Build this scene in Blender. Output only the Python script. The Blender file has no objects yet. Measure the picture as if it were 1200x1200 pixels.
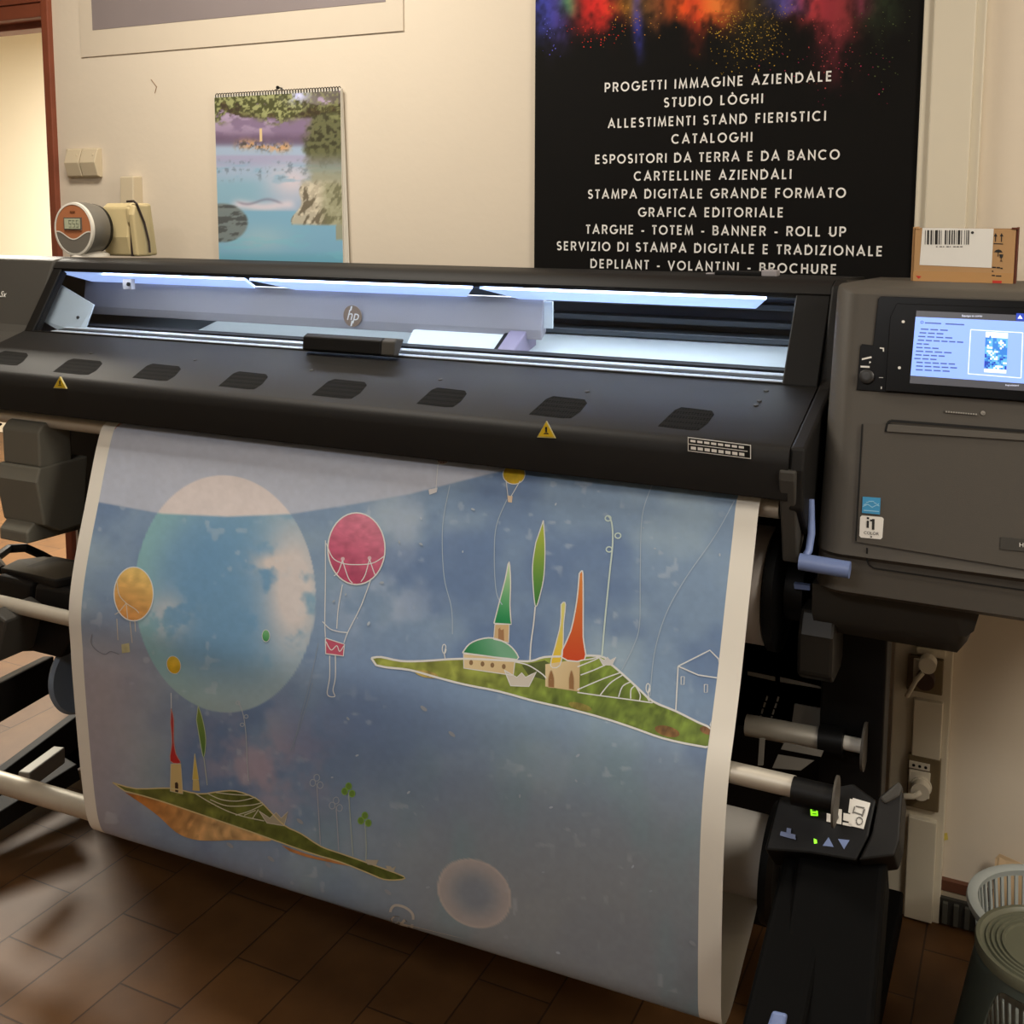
import bpy, bmesh, math, random
import numpy as np
from mathutils import Vector, Matrix
random.seed(7)
rng = np.random.RandomState(5)
S = bpy.context.scene

# ------------------------------------------------------------------ camera
F, CX, CY = 1270.0, 600.0, 400.0          # the photo is the lower square of a taller frame
YAW, PITCH, ROLL = math.radians(26.0), math.radians(6.75), math.radians(0.15)
CAM = np.array([0.0, 0.0, 1.52])
_fw = np.array([-math.sin(YAW)*math.cos(PITCH), math.cos(YAW)*math.cos(PITCH), -math.sin(PITCH)])
_rt0 = np.array([math.cos(YAW), math.sin(YAW), 0.0])
_up0 = np.cross(_rt0, _fw)
_rt = math.cos(ROLL)*_rt0 + math.sin(ROLL)*_up0
_up = math.cos(ROLL)*_up0 - math.sin(ROLL)*_rt0
cam_data = bpy.data.cameras.new('camera')
cam = bpy.data.objects.new('camera', cam_data)
S.collection.objects.link(cam)
cam_data.sensor_width = 36.0
cam_data.lens = 36.0*F/1200.0
cam_data.shift_x = 0.0
cam_data.shift_y = -(600.0-CY)/1200.0
cam_data.clip_start = 0.02
M = Matrix.Identity(4)
for i in range(3):
    M[i][0] = _rt[i]; M[i][1] = _up[i]; M[i][2] = -_fw[i]; M[i][3] = CAM[i]
cam.matrix_world = M
S.camera = cam

# ------------------------------------------------------------------ view, world, lights
S.view_settings.view_transform = 'Standard'
S.view_settings.look = 'None'
S.view_settings.exposure = 0.0
S.view_settings.gamma = 1.0
S.view_settings.use_curve_mapping = False
W = bpy.data.worlds.new('world'); S.world = W; W.use_nodes = True
W.node_tree.nodes['Background'].inputs[0].default_value = (1.0, 0.86, 0.68, 1)
W.node_tree.nodes['Background'].inputs[1].default_value = 0.05

def area(name, loc, target, sx, sy, power, col):
    l = bpy.data.lights.new(name, 'AREA'); l.shape = 'RECTANGLE'; l.size = sx; l.size_y = sy
    l.energy = power; l.color = col
    o = bpy.data.objects.new(name, l); S.collection.objects.link(o)
    o.location = loc
    o.rotation_euler = (Vector(target)-Vector(loc)).to_track_quat('-Z', 'Y').to_euler()
    o['kind'] = 'helper'
    return o
area('room_light', (-1.75, 1.55, 2.68), (-1.75, 1.75, 0), 1.0, 0.3, 28, (1.0, 0.92, 0.80))
area('room_light', (1.3, 0.8, 2.4), (0.1, 2.3, 0.5), 0.6, 0.6, 28, (1.0, 0.92, 0.80))  # added light from the right, brightens the low wall under the housing
area('room_light', (-0.8, -0.9, 2.68), (-0.8, -0.6, 0), 1.2, 0.5, 24, (1.0, 0.97, 0.94))  # added front fill, stands in for ambient light on the hanging print
area('hall_light', (-4.2, 3.6, 2.62), (-4.2, 3.6, 0), 1.2, 1.0, 225, (1.0, 0.93, 0.80))
area('printer_light', (-1.50, 1.879, 1.3765), (-1.50, 1.90, 1.2), 1.0, 0.012, 1.5, (0.86, 0.93, 1.0))
area('printer_light', (-0.68, 1.879, 1.3765), (-0.68, 1.92, 1.2), 0.6, 0.012, 1.0, (0.86, 0.93, 1.0))
area('printer_light', (-1.45, 1.98, 1.362), (-1.45, 1.90, 1.2), 1.0, 0.04, 1.3, (0.86, 0.93, 1.0))
area('printer_light', (-0.68, 1.98, 1.362), (-0.68, 1.93, 1.2), 0.6, 0.04, 0.7, (0.86, 0.93, 1.0))

# ------------------------------------------------------------------ helpers
def ray(px, py):
    return _fw + (px-CX)/F*_rt - (py-CY)/F*_up
def P(px, py, x=None, y=None, z=None):
    d = ray(px, py)
    if x is not None: t = (x-CAM[0])/d[0]
    elif y is not None: t = (y-CAM[1])/d[1]
    else: t = (z-CAM[2])/d[2]
    return CAM + t*d
def PP(px, py, p0, n, off=0.0):
    n = np.array(n, float); n = n/np.linalg.norm(n)
    p0 = np.array(p0, float) + n*off
    d = ray(px, py)
    return CAM + d*(((p0-CAM) @ n)/(d @ n))
def lin(c):
    out = []
    for v in c[:3]:
        v = v/255.0
        out.append(v/12.92 if v <= 0.04045 else ((v+0.055)/1.055)**2.4)
    return tuple(out)
def linarr(a):
    a = np.clip(np.asarray(a, float)/255.0, 0, 1)
    return np.where(a <= 0.04045, a/12.92, ((a+0.055)/1.055)**2.4)

_mats = {}
def mat(name, col, rough=0.5, metal=0.0, noise=0.0, nscale=20.0, bump=0.0, bscale=200.0, emit=0.0, spec=0.5):
    if name in _mats: return _mats[name]
    m = bpy.data.materials.new(name); m.use_nodes = True
    nt = m.node_tree; b = nt.nodes['Principled BSDF']
    c = lin(col)
    b.inputs['Base Color'].default_value = (*c, 1)
    b.inputs['Roughness'].default_value = rough
    b.inputs['Metallic'].default_value = metal
    b.inputs['Specular IOR Level'].default_value = spec
    tc = nt.nodes.new('ShaderNodeTexCoord')
    if noise > 0:
        n = nt.nodes.new('ShaderNodeTexNoise'); n.inputs['Scale'].default_value = nscale; n.inputs['Detail'].default_value = 4
        r = nt.nodes.new('ShaderNodeMixRGB'); r.blend_type = 'MIX'
        r.inputs[1].default_value = (*[x*(1-noise) for x in c], 1)
        r.inputs[2].default_value = (*[min(1, x*(1+noise)) for x in c], 1)
        nt.links.new(tc.outputs['Object'], n.inputs['Vector'])
        nt.links.new(n.outputs['Fac'], r.inputs[0]); nt.links.new(r.outputs[0], b.inputs['Base Color'])
    if bump > 0:
        n2 = nt.nodes.new('ShaderNodeTexNoise'); n2.inputs['Scale'].default_value = bscale; n2.inputs['Detail'].default_value = 3
        bp = nt.nodes.new('ShaderNodeBump'); bp.inputs['Strength'].default_value = bump; bp.inputs['Distance'].default_value = 0.01
        nt.links.new(tc.outputs['Object'], n2.inputs['Vector'])
        nt.links.new(n2.outputs['Fac'], bp.inputs['Height']); nt.links.new(bp.outputs[0], b.inputs['Normal'])
    if emit > 0:
        b.inputs['Emission Color'].default_value = (*c, 1); b.inputs['Emission Strength'].default_value = emit
    _mats[name] = m
    return m
def vcol_mat(name, rough=0.6, emit=0.0, noise=0.0, nscale=30, spec=0.3):
    if name in _mats: return _mats[name]
    m = bpy.data.materials.new(name); m.use_nodes = True
    nt = m.node_tree; b = nt.nodes['Principled BSDF']
    a = nt.nodes.new('ShaderNodeVertexColor'); a.layer_name = 'art'
    src = a.outputs['Color']
    if noise > 0:
        tc = nt.nodes.new('ShaderNodeTexCoord')
        n = nt.nodes.new('ShaderNodeTexNoise'); n.inputs['Scale'].default_value = nscale; n.inputs['Detail'].default_value = 5
        hs = nt.nodes.new('ShaderNodeMapRange'); hs.inputs['To Min'].default_value = 1-noise; hs.inputs['To Max'].default_value = 1+noise
        mx = nt.nodes.new('ShaderNodeVectorMath'); mx.operation = 'SCALE'
        nt.links.new(tc.outputs['Object'], n.inputs['Vector']); nt.links.new(n.outputs['Fac'], hs.inputs['Value'])
        nt.links.new(src, mx.inputs[0]); nt.links.new(hs.outputs[0], mx.inputs['Scale'])
        src = mx.outputs[0]
    nt.links.new(src, b.inputs['Base Color'])
    b.inputs['Roughness'].default_value = rough; b.inputs['Specular IOR Level'].default_value = spec
    if emit > 0:
        nt.links.new(src, b.inputs['Emission Color']); b.inputs['Emission Strength'].default_value = emit
    _mats[name] = m
    return m

def base_of(o):
    while o.parent: o = o.parent
    return np.array(o.location)

class MB:
    def __init__(s):
        s.v = []; s.f = []; s.m = []; s.c = {}
    def add(s, verts, faces, m=0, cols=None):
        b = len(s.v)
        s.v += [tuple(map(float, p)) for p in verts]
        for f in faces: s.f.append(tuple(b+i for i in f)); s.m.append(m)
        if cols is not None:
            for i, c in enumerate(cols): s.c[b+i] = c
        return s
    def box(s, x0, x1, y0, y1, z0, z1, m=0):
        v = [(x, y, z) for z in (z0, z1) for y in (y0, y1) for x in (x0, x1)]
        return s.add(v, [(0,2,3,1),(4,5,7,6),(0,1,5,4),(2,6,7,3),(0,4,6,2),(1,3,7,5)], m)
    def obox(s, c, ax, ay, az, m=0):
        c, ax, ay, az = map(lambda q: np.array(q, float), (c, ax, ay, az))
        v = [c+i*ax+j*ay+k*az for k in (-1,1) for j in (-1,1) for i in (-1,1)]
        return s.add(v, [(0,2,3,1),(4,5,7,6),(0,1,5,4),(2,6,7,3),(0,4,6,2),(1,3,7,5)], m)
    def beam(s, a, b, w, h, up=(0,0,1), m=0):
        a = np.array(a, float); b = np.array(b, float); d = b-a; L = np.linalg.norm(d); d = d/L
        u = np.array(up, float); sd = np.cross(d, u); sd /= np.linalg.norm(sd); u = np.cross(sd, d)
        return s.obox((a+b)/2, d*L/2, sd*w/2, u*h/2, m)
    def prism(s, prof, x0, x1, m=0):                 # profile in (y, z), pulled along X
        n = len(prof)
        v = [(x0, y, z) for y, z in prof]+[(x1, y, z) for y, z in prof]
        f = [(i, (i+1) % n, n+(i+1) % n, n+i) for i in range(n)]
        f += [tuple(range(n-1, -1, -1)), tuple(range(n, 2*n))]
        return s.add(v, f, m)
    def plate(s, pts, n, th, m=0):                   # polygon given in 3D, thickened along -n
        n = np.array(n, float); n = n/np.linalg.norm(n); k = len(pts)
        a = [np.array(p) for p in pts]; b = [p-n*th for p in a]
        f = [tuple(range(k)), tuple(range(2*k-1, k-1, -1))]
        f += [(i, k+i, k+(i+1) % k, (i+1) % k) for i in range(k)]
        return s.add(a+b, f, m)
    def face(s, pts, m=0, col=None):
        return s.add(pts, [tuple(range(len(pts)))], m, [col]*len(pts) if col is not None else None)
    def lathe(s, prof, c, axis, seg=32, m=0, caps=True):   # profile (radius, height along axis)
        c = np.array(c, float); ax = np.array(axis, float); ax /= np.linalg.norm(ax)
        t = np.array([1, 0, 0]) if abs(ax[0]) < 0.9 else np.array([0, 1, 0])
        u = np.cross(ax, t); u /= np.linalg.norm(u); w = np.cross(ax, u)
        v = []; f = []
        for r, h in prof:
            for i in range(seg):
                a = 2*math.pi*i/seg
                v.append(c+ax*h+r*(math.cos(a)*u+math.sin(a)*w))
        for j in range(len(prof)-1):
            for i in range(seg):
                f.append((j*seg+i, j*seg+(i+1) % seg, (j+1)*seg+(i+1) % seg, (j+1)*seg+i))
        if caps:
            f.append(tuple(range(seg-1, -1, -1))); f.append(tuple((len(prof)-1)*seg+i for i in range(seg)))
        return s.add(v, f, m)
    def cyl(s, a, b, r, seg=24, m=0, r2=None):
        a = np.array(a, float); b = np.array(b, float); L = np.linalg.norm(b-a)
        return s.lathe([(r, 0), (r if r2 is None else r2, L)], a, b-a, seg, m)
    def tube(s, pts, r, seg=10, m=0):
        pts = [np.array(p, float) for p in pts]; n = len(pts); v = []; f = []
        prev = None
        for i, p in enumerate(pts):
            d = pts[min(i+1, n-1)]-pts[max(i-1, 0)]; d /= max(np.linalg.norm(d), 1e-9)
            if prev is None:
                t = np.array([0, 0, 1.0]) if abs(d[2]) < 0.9 else np.array([1.0, 0, 0])
                u = np.cross(d, t)
            else: u = prev-d*(prev @ d)
            u /= np.linalg.norm(u); prev = u; w = np.cross(d, u)
            for k in range(seg):
                a = 2*math.pi*k/seg; v.append(p+r*(math.cos(a)*u+math.sin(a)*w))
        for i in range(n-1):
            for k in range(seg):
                f.append((i*seg+k, i*seg+(k+1) % seg, (i+1)*seg+(k+1) % seg, (i+1)*seg+k))
        f.append(tuple(range(seg-1, -1, -1))); f.append(tuple((n-1)*seg+k for k in range(seg)))
        return s.add(v, f, m)
    def build(s, name, mats, parent=None, smooth=False, bevel=0.0, bseg=2, loc=None, recalc=True):
        if not isinstance(mats, (list, tuple)): mats = [mats]
        o0 = base_of(parent) if parent else np.array(loc if loc is not None else (0, 0, 0), float)
        me = bpy.data.meshes.new(name)
        me.from_pydata([tuple(np.array(p)-o0) for p in s.v], [], s.f)
        for m in mats: me.materials.append(m)
        me.polygons.foreach_set('material_index', s.m)
        if s.c:
            ca = me.color_attributes.new('art', 'FLOAT_COLOR', 'POINT')
            arr = np.ones((len(s.v), 4), np.float32)*0.5
            for i, c in s.c.items(): arr[i, :3] = c[:3]; arr[i, 3] = 1
            ca.data.foreach_set('color', arr.ravel())
        if recalc:
            bm = bmesh.new(); bm.from_mesh(me); bmesh.ops.recalc_face_normals(bm, faces=bm.faces); bm.to_mesh(me); bm.free()
        if smooth:
            me.polygons.foreach_set('use_smooth', [True]*len(me.polygons))
            try: me.set_sharp_from_angle(angle=math.radians(38))
            except Exception: pass
        me.update()
        o = bpy.data.objects.new(name, me); S.collection.objects.link(o)
        if parent: o.parent = parent
        else: o.location = o0
        if bevel > 0:
            b = o.modifiers.new('bevel', 'BEVEL'); b.width = bevel; b.segments = bseg; b.limit_method = 'ANGLE'; b.angle_limit = math.radians(35)
            b.harden_normals = False
        return o

def tag(o, label=None, cat=None, group=None, kind=None):
    if label: o['label'] = label
    if cat: o['category'] = cat
    if group: o['group'] = group
    if kind: o['kind'] = kind
    return o
def thing(name, label, cat, loc, group=None):
    o = bpy.data.objects.new(name, None); S.collection.objects.link(o); o.location = loc; o.empty_display_size = 0.05
    return tag(o, label, cat, group)

def text2d(body, size=1.0, align='CENTER', spacing=1.0, shear=0.0):
    c = bpy.data.curves.new('text', 'FONT'); c.body = body; c.size = size; c.align_x = align; c.space_character = spacing; c.shear = shear
    c.resolution_u = 3
    o = bpy.data.objects.new('text', c); S.collection.objects.link(o)
    dg = bpy.context.evaluated_depsgraph_get()
    me = bpy.data.meshes.new_from_object(o.evaluated_get(dg))
    v = np.array([(p.co.x, p.co.y) for p in me.vertices]); f = [tuple(p.vertices) for p in me.polygons]
    bpy.data.objects.remove(o); bpy.data.curves.remove(c); bpy.data.meshes.remove(me)
    return v, f
def put_text(mb, body, origin, ux, uy, size, m=0, align='CENTER', spacing=1.0, shear=0.0, col=None):
    v, f = text2d(body, size, align, spacing, shear)
    ux = np.array(ux, float); uy = np.array(uy, float); o = np.array(origin, float)
    mb.add([o+p[0]*ux+p[1]*uy for p in v], f, m, [col]*len(v) if col is not None else None)

def vnoise(x, y, seed=0):
    def h(i, j):
        n = np.sin(i*127.1+j*311.7+seed*74.7)*43758.5453
        return n-np.floor(n)
    i = np.floor(x); j = np.floor(y); fx = x-i; fy = y-j
    fx = fx*fx*(3-2*fx); fy = fy*fy*(3-2*fy)
    return (h(i, j)*(1-fx)+h(i+1, j)*fx)*(1-fy)+(h(i, j+1)*(1-fx)+h(i+1, j+1)*fx)*fy
def fbm(x, y, seed=0, o=4):
    t = 0; a = 0.5; s = 0
    for k in range(o):
        t = t+a*vnoise(x*2**k, y*2**k, seed+k); s += a; a *= 0.5
    return t/s
def sm(a, b, x):
    t = np.clip((x-a)/(b-a), 0, 1); return t*t*(3-2*t)

# ------------------------------------------------------------------ materials
m_wall = mat('cream_plaster', (220, 208, 189), 0.85, noise=0.03, nscale=3, bump=0.05, bscale=45)
m_ceil = mat('ceiling_paint', (235, 228, 214), 0.9, noise=0.02)
m_black = mat('black_plastic', (13, 13, 13), 0.5, noise=0.08, nscale=6, bump=0.05, bscale=900, spec=0.25)
m_hood = mat('charcoal_plastic', (25, 24, 23), 0.55, noise=0.06, nscale=5, bump=0.06, bscale=900, spec=0.25)
m_grey = mat('grey_plastic', (82, 78, 72), 0.55, noise=0.04, nscale=4, bump=0.06, bscale=900, spec=0.25)
m_grey2 = mat('dark_grey_plastic', (66, 64, 60), 0.55, noise=0.05, nscale=4, bump=0.05, bscale=900, spec=0.25)
m_gap = mat('panel_gap', (8, 8, 8), 0.8, noise=0.05)
m_metal = mat('brushed_aluminium', (206, 200, 186), 0.5, 0.55, noise=0.06, nscale=40)
m_blue = mat('blue_plastic', (120, 140, 190), 0.4, noise=0.04)
m_white = mat('white_plastic', (225, 220, 208), 0.5, noise=0.03)
m_print_white = mat('white_ink', (232, 230, 224), 0.6, noise=0.02)
m_print_black = mat('black_ink', (28, 26, 26), 0.6, noise=0.03)

# ------------------------------------------------------------------ setting
YW = 2.38
def floor_material():
    m = bpy.data.materials.new('terracotta_tiles'); m.use_nodes = True
    nt = m.node_tree; b = nt.nodes['Principled BSDF']
    tc = nt.nodes.new('ShaderNodeTexCoord'); mp = nt.nodes.new('ShaderNodeMapping')
    mp.inputs['Rotation'].default_value = (0, 0, math.radians(90)); mp.inputs['Location'].default_value = (-0.017, -0.013, 0)
    br = nt.nodes.new('ShaderNodeTexBrick'); br.offset = 0.5
    br.inputs['Color1'].default_value = (*lin((108, 75, 42)), 1); br.inputs['Color2'].default_value = (*lin((98, 67, 37)), 1)
    br.inputs['Mortar'].default_value = (*lin((66, 45, 29)), 1)
    br.inputs['Scale'].default_value = 1.0; br.inputs['Mortar Size'].default_value = 0.0022; br.inputs['Mortar Smooth'].default_value = 0.3
    br.inputs['Brick Width'].default_value = 0.325; br.inputs['Row Height'].default_value = 0.158
    n = nt.nodes.new('ShaderNodeTexNoise'); n.inputs['Scale'].default_value = 9; n.inputs['Detail'].default_value = 7
    mx = nt.nodes.new('ShaderNodeMixRGB'); mx.blend_type = 'MULTIPLY'; mx.inputs[0].default_value = 0.55
    cr = nt.nodes.new('ShaderNodeValToRGB'); cr.color_ramp.elements[0].position = 0.3; cr.color_ramp.elements[0].color = (0.45, 0.4, 0.36, 1); cr.color_ramp.elements[1].position = 0.7
    nt.links.new(tc.outputs['Object'], mp.inputs[0]); nt.links.new(mp.outputs[0], br.inputs[0]); nt.links.new(tc.outputs['Object'], n.inputs['Vector'])
    nt.links.new(n.outputs['Fac'], cr.inputs[0]); nt.links.new(br.outputs['Color'], mx.inputs[1]); nt.links.new(cr.outputs[0], mx.inputs[2])
    nt.links.new(mx.outputs[0], b.inputs['Base Color'])
    bp = nt.nodes.new('ShaderNodeBump'); bp.inputs['Strength'].default_value = 0.35; bp.inputs['Distance'].default_value = 0.003
    inv = nt.nodes.new('ShaderNodeMath'); inv.operation = 'MULTIPLY_ADD'; inv.inputs[1].default_value = -1.0
    nt.links.new(br.outputs['Fac'], inv.inputs[0]); nt.links.new(n.outputs['Fac'], inv.inputs[2])
    nt.links.new(inv.outputs[0], bp.inputs['Height']); nt.links.new(bp.outputs[0], b.inputs['Normal'])
    b.inputs['Roughness'].default_value = 0.5; b.inputs['Specular IOR Level'].default_value = 0.35
    return m
def struct(mb, name, m, **k):
    o = mb.build(name, m, **k); o['kind'] = 'structure'; return o
X0, X1, YB = -4.4, 1.7, -2.2
struct(MB().box(-7.5, X1, YB, 5.2, -0.08, 0.0), 'floor', floor_material())
struct(MB().box(-7.5, X1, YB, 5.2, 2.75, 2.83), 'ceiling', m_ceil)
DX0, DX1, DH = -3.55, -2.715, 2.11
struct(MB().box(DX1+0.027, X1, YW, YW+0.12, 0, 2.75).box(X0, DX0-0.049, YW, YW+0.12, 0, 2.75).box(DX0-0.049, DX1+0.027, YW, YW+0.12, DH+0.119, 2.75), 'wall_back', m_wall)
struct(MB().box(X0-0.1, X0, YB, YW+0.12, 0, 2.75), 'wall_left', m_wall)
struct(MB().box(X1, X1+0.1, YB, YW+0.12, 0, 2.75), 'wall_right', m_wall)
struct(MB().box(X0-0.1, X1+0.1, YB-0.1, YB, 0, 2.75), 'wall_front', m_wall)
m_hall = mat('hall_plaster', (240, 233, 214), 0.85, noise=0.03, nscale=3)
struct(MB().box(-7.5, -1.5, 5.1, 5.2, 0, 2.75).box(-7.5, -7.4, YW+0.12, 5.1, 0, 2.75).box(-1.6, -1.5, YW+0.12, 5.1, 0, 2.75), 'wall_hall', m_hall)
m_wood = mat('red_brown_wood', (128, 66, 44), 0.45, noise=0.25, nscale=14)
fr = MB().box(DX1, DX1+0.028, YW-0.018, YW+0.12, 0, DH+0.12).box(DX0-0.05, DX0, YW-0.018, YW+0.12, 0, DH+0.12)
fr.box(DX0, DX1, YW-0.018, YW+0.12, DH+0.03, DH+0.12).box(DX0, DX1, YW-0.012, YW+0.12, DH-0.012, DH+0.03).box(DX0, DX1, YW+0.05, YW+0.12, DH-0.03, DH)
fr.box(DX1-0.012, DX1, YW+0.05, YW+0.12, 0, DH)
struct(fr, 'trim_1', m_wood, bevel=0.003)

# trunking down the wall (two sockets sit in it)
m_trunk = mat('trunking_plastic', (214, 206, 186), 0.5, noise=0.03, nscale=4)
TX0, TX1, TY = -0.238, -0.122, YW-0.035
tr = MB().box(TX0, TX1, TY+0.012, YW, 0, 2.75).box(TX0+0.02, TX1-0.018, TY, TY+0.02, 0.62, 2.75)
struct(tr, 'trim_2', m_trunk, bevel=0.003)
tr = MB()
for z0, z1 in ((0.005, 0.235), (0.375, 0.5), (0.6, 0.615)): tr.box(TX0+0.045, TX1-0.014, TY-0.002, TY+0.02, z0, z1)
struct(tr, 'trim_3', m_trunk, bevel=0.002)
m_skirt = mat('skirting_brown', (96, 58, 40), 0.55, noise=0.2, nscale=12)
struct(MB().box(TX1, X1, YW-0.014, YW, 0.075, 0.098), 'trim_4', m_skirt)
struct(MB().box(TX1, X1, YW-0.012, YW, 0.0, 0.075).box(-2.68, TX0, YW-0.012, YW, 0.0, 0.085), 'baseboard_back', mat('skirting_light', (176, 162, 140), 0.6, noise=0.08, nscale=8))

# ------------------------------------------------------------------ the wide format printer
printer = thing('wide_format_printer', 'large black and grey wide format printer with lit window and touch screen', 'printer', (-1.2, 1.95, 0))
HX0, HX1 = -2.14, -0.315
# top cover above the window
prof = [(2.25, 1.25), (2.25, 1.396), (1.93, 1.408), (1.892, 1.407), (1.874, 1.400), (1.864, 1.386), (1.868, 1.378), (1.93, 1.378), (1.93, 1.372), (2.20, 1.372), (2.20, 1.25)]
MB().prism(prof, HX0, HX1).build('top_cover', m_hood, printer, smooth=True)
# front cover under the window: shelf, lip and dark skirt
PB = (1.772, 1.242)                       # lower edge of the window
CR = (1.580, 1.184)                       # crease at the front
prof = [(1.80, 1.238), PB, CR, (1.568, 1.178), (1.563, 1.170), (1.560, 1.156), (1.563, 1.105), (1.575, 1.103), (1.60, 1.13), (1.80, 1.16)]
fc = MB().prism(prof, HX0, HX1).build('front_cover', m_hood, printer, smooth=True)
MB().prism([(1.562, 1.152), (1.5605, 1.150), (1.5635, 1.1035), (1.566, 1.104)], HX0, HX1).build('lower_lip', m_black, printer)
sn = np.array([0, -(PB[1]-CR[1]), PB[0]-CR[0]]); sn /= np.linalg.norm(sn)
sp0 = np.array([0, CR[0], CR[1]])
def holes_material():
    m = bpy.data.materials.new('perforated_plastic'); m.use_nodes = True
    nt = m.node_tree; b = nt.nodes['Principled BSDF']
    tc = nt.nodes.new('ShaderNodeTexCoord'); v = nt.nodes.new('ShaderNodeTexVoronoi'); v.inputs['Scale'].default_value = 210; v.inputs['Randomness'].default_value = 0.15
    cr = nt.nodes.new('ShaderNodeValToRGB'); cr.color_ramp.interpolation = 'CONSTANT'
    cr.color_ramp.elements[0].color = (0.0015, 0.0015, 0.0015, 1); cr.color_ramp.elements[1].color = (*lin((30, 29, 27)), 1); cr.color_ramp.elements[1].position = 0.36
    nt.links.new(tc.outputs['Object'], v.inputs['Vector']); nt.links.new(v.outputs['Distance'], cr.inputs[0]); nt.links.new(cr.outputs[0], b.inputs['Base Color'])
    b.inputs['Roughness'].default_value = 0.8; b.inputs['Specular IOR Level'].default_value = 0.05
    return m
m_holes = holes_material()
vents = [((-14, 33), (411, 428)), ((62, 120), (420, 439)), ((155, 212), (426, 446)), ((256, 314), (435, 456)), ((365, 430), (444, 467)), ((488, 547), (454, 477)), ((620, 688), (464, 490)), ((771, 837), (477, 504))]
for (xa, xb), (ya, yb) in vents:
    w = xb-xa; h = yb-ya
    q = [(xa, yb-0.18*h), (xa+0.30*w, ya+0.12*h), (xa+0.42*w, ya), (xb-0.04*w, ya+0.16*h), (xb, ya+0.32*h), (xb-0.12*w, yb-0.28*h), (xb-0.28*w, yb), (xb-0.42*w, yb)]
    MB().plate([PP(px, py, sp0, sn, 0.0003) for px, py in q], sn, 0.002).build('vent_grille', m_holes, fc)
m_yel = mat('warning_yellow', (214, 180, 24), 0.5, noise=0.03)
ln = np.array([0, -1, 0.15])
for cx, cy, h in ((70, 448, 12), (640, 503, 17)):
    q = MB(); y = 1.5575
    tri = lambda k, dy: [P(cx-0.56*h*k, cy+0.5*h*k, y=dy), P(cx+0.56*h*k, cy+0.5*h*k+0.06*h, y=dy), P(cx, cy-0.5*h*k, y=dy)]
    q.plate(tri(1.12, y+0.0006), ln, 0.004, 1).plate(tri(0.98, y), ln, 0.0005, 0)
    q.plate([P(cx-0.05*h, cy+0.22*h, y=y-0.0006), P(cx+0.05*h, cy+0.22*h, y=y-0.0006), P(cx+0.07*h, cy-0.16*h, y=y-0.0006), P(cx-0.07*h, cy-0.16*h, y=y-0.0006)], ln, 0.0004, 2)
    q.plate([P(cx-0.2*h, cy+0.33*h, y=y-0.0006), P(cx+0.2*h, cy+0.34*h, y=y-0.0006), P(cx+0.12*h, cy+0.26*h, y=y-0.0006), P(cx-0.12*h, cy+0.26*h, y=y-0.0006)], ln, 0.0004, 2)
    o = q.build('warning_sticker', [m_yel, mat('sticker_border', (190, 178, 120), 0.5, noise=0.02), m_print_black], fc)
    o['label'] = 'yellow triangular warning sticker'
q = MB(); y = 1.5565
def strip(x0, y0, x1, y1, dy, m):
    s = 9.5/75.0
    q.plate([P(x0, y0+(x0-805)*s, y=dy), P(x1, y0+(x1-805)*s, y=dy), P(x1, y1+(x1-805)*s, y=dy), P(x0, y1+(x0-805)*s, y=dy)], (0, -1, 0), 0.0004 if m else 0.003, m)
strip(806, 512, 880, 528.5, y, 1); strip(807, 513, 879, 527.5, y-0.0005, 0); strip(806, 519.6, 876, 520.4, y-0.001, 1)
for k in range(8):
    strip(809+k*8.1, 514.8, 815+k*8.1, 517.4, y-0.001, 1); strip(809.5+k*8.1, 522.5, 815.5+k*8.1, 526, y-0.001, 1)
o = q.build('instruction_strip', [m_black, m_print_white], fc); o['label'] = 'white outlined strip of tiny pictograms'
# screws on the shelf
for px, py in ((229, 422), (107, 414), (365, 434), (516, 445), (688, 459), (898, 458), (890, 470), (886, 475)):
    c = PP(px, py, sp0, sn, 0); MB().lathe([(0.0042, -0.001), (0.0042, 0.0008), (0.003, 0.0014)], c, sn, 10).build('screw', mat('screw_steel', (60, 58, 54), 0.5, 0.5, noise=0.05), fc)

# end cheek and its bracket
ck = [(2.25, 1.10), (2.25, 1.39), (1.90, 1.409), (1.868, 1.400), (1.79, 1.25), (1.770, 1.240), (1.60, 1.190), (1.572, 1.182), (1.566, 1.15), (1.569, 1.09), (1.62, 1.04), (1.75, 1.04)]
MB().prism(ck, HX1, HX1+0.022).build('end_cheek', m_hood, printer, bevel=0.004)
br = [(1.556, 1.15), (1.556, 1.135), (1.60, 1.00), (1.64, 1.03), (1.64, 1.15)]
MB().prism(br, HX1-0.012, HX1+0.012).build('cover_bracket', m_grey2, printer, bevel=0.003)

# window frame and pane
wt = (1.864, 1.384); wb = PB
def wpt(t, off=0.0): return (wt[0]+(wb[0]-wt[0])*t, wt[1]+(wb[1]-wt[1])*t)
wn = np.array([0, -(wt[1]-wb[1]), wt[0]-wb[0]]); wn /= np.linalg.norm(wn)
WX0, WX1 = -2.112, -0.372
def winslab(mb, x0, x1, t0, t1, th, off=0.0, m=0):
    a = wpt(t0); b = wpt(t1)
    pts = [np.array([x0, *a])+wn*off, np.array([x1, *a])+wn*off, np.array([x1, *b])+wn*off, np.array([x0, *b])+wn*off]
    mb.plate(pts, wn, th, m)
wf = MB(); winslab(wf, HX0, WX0, 0, 1, 0.02); winslab(wf, WX1, HX1, 0, 1, 0.02); winslab(wf, WX0, WX1, 0.972, 1.0, 0.012)
wf.build('window_frame', m_black, printer, bevel=0.002)
mg = bpy.data.materials.new('tinted_glass'); mg.use_nodes = True
nt = mg.node_tree; nt.nodes.remove(nt.nodes['Principled BSDF'])
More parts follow.
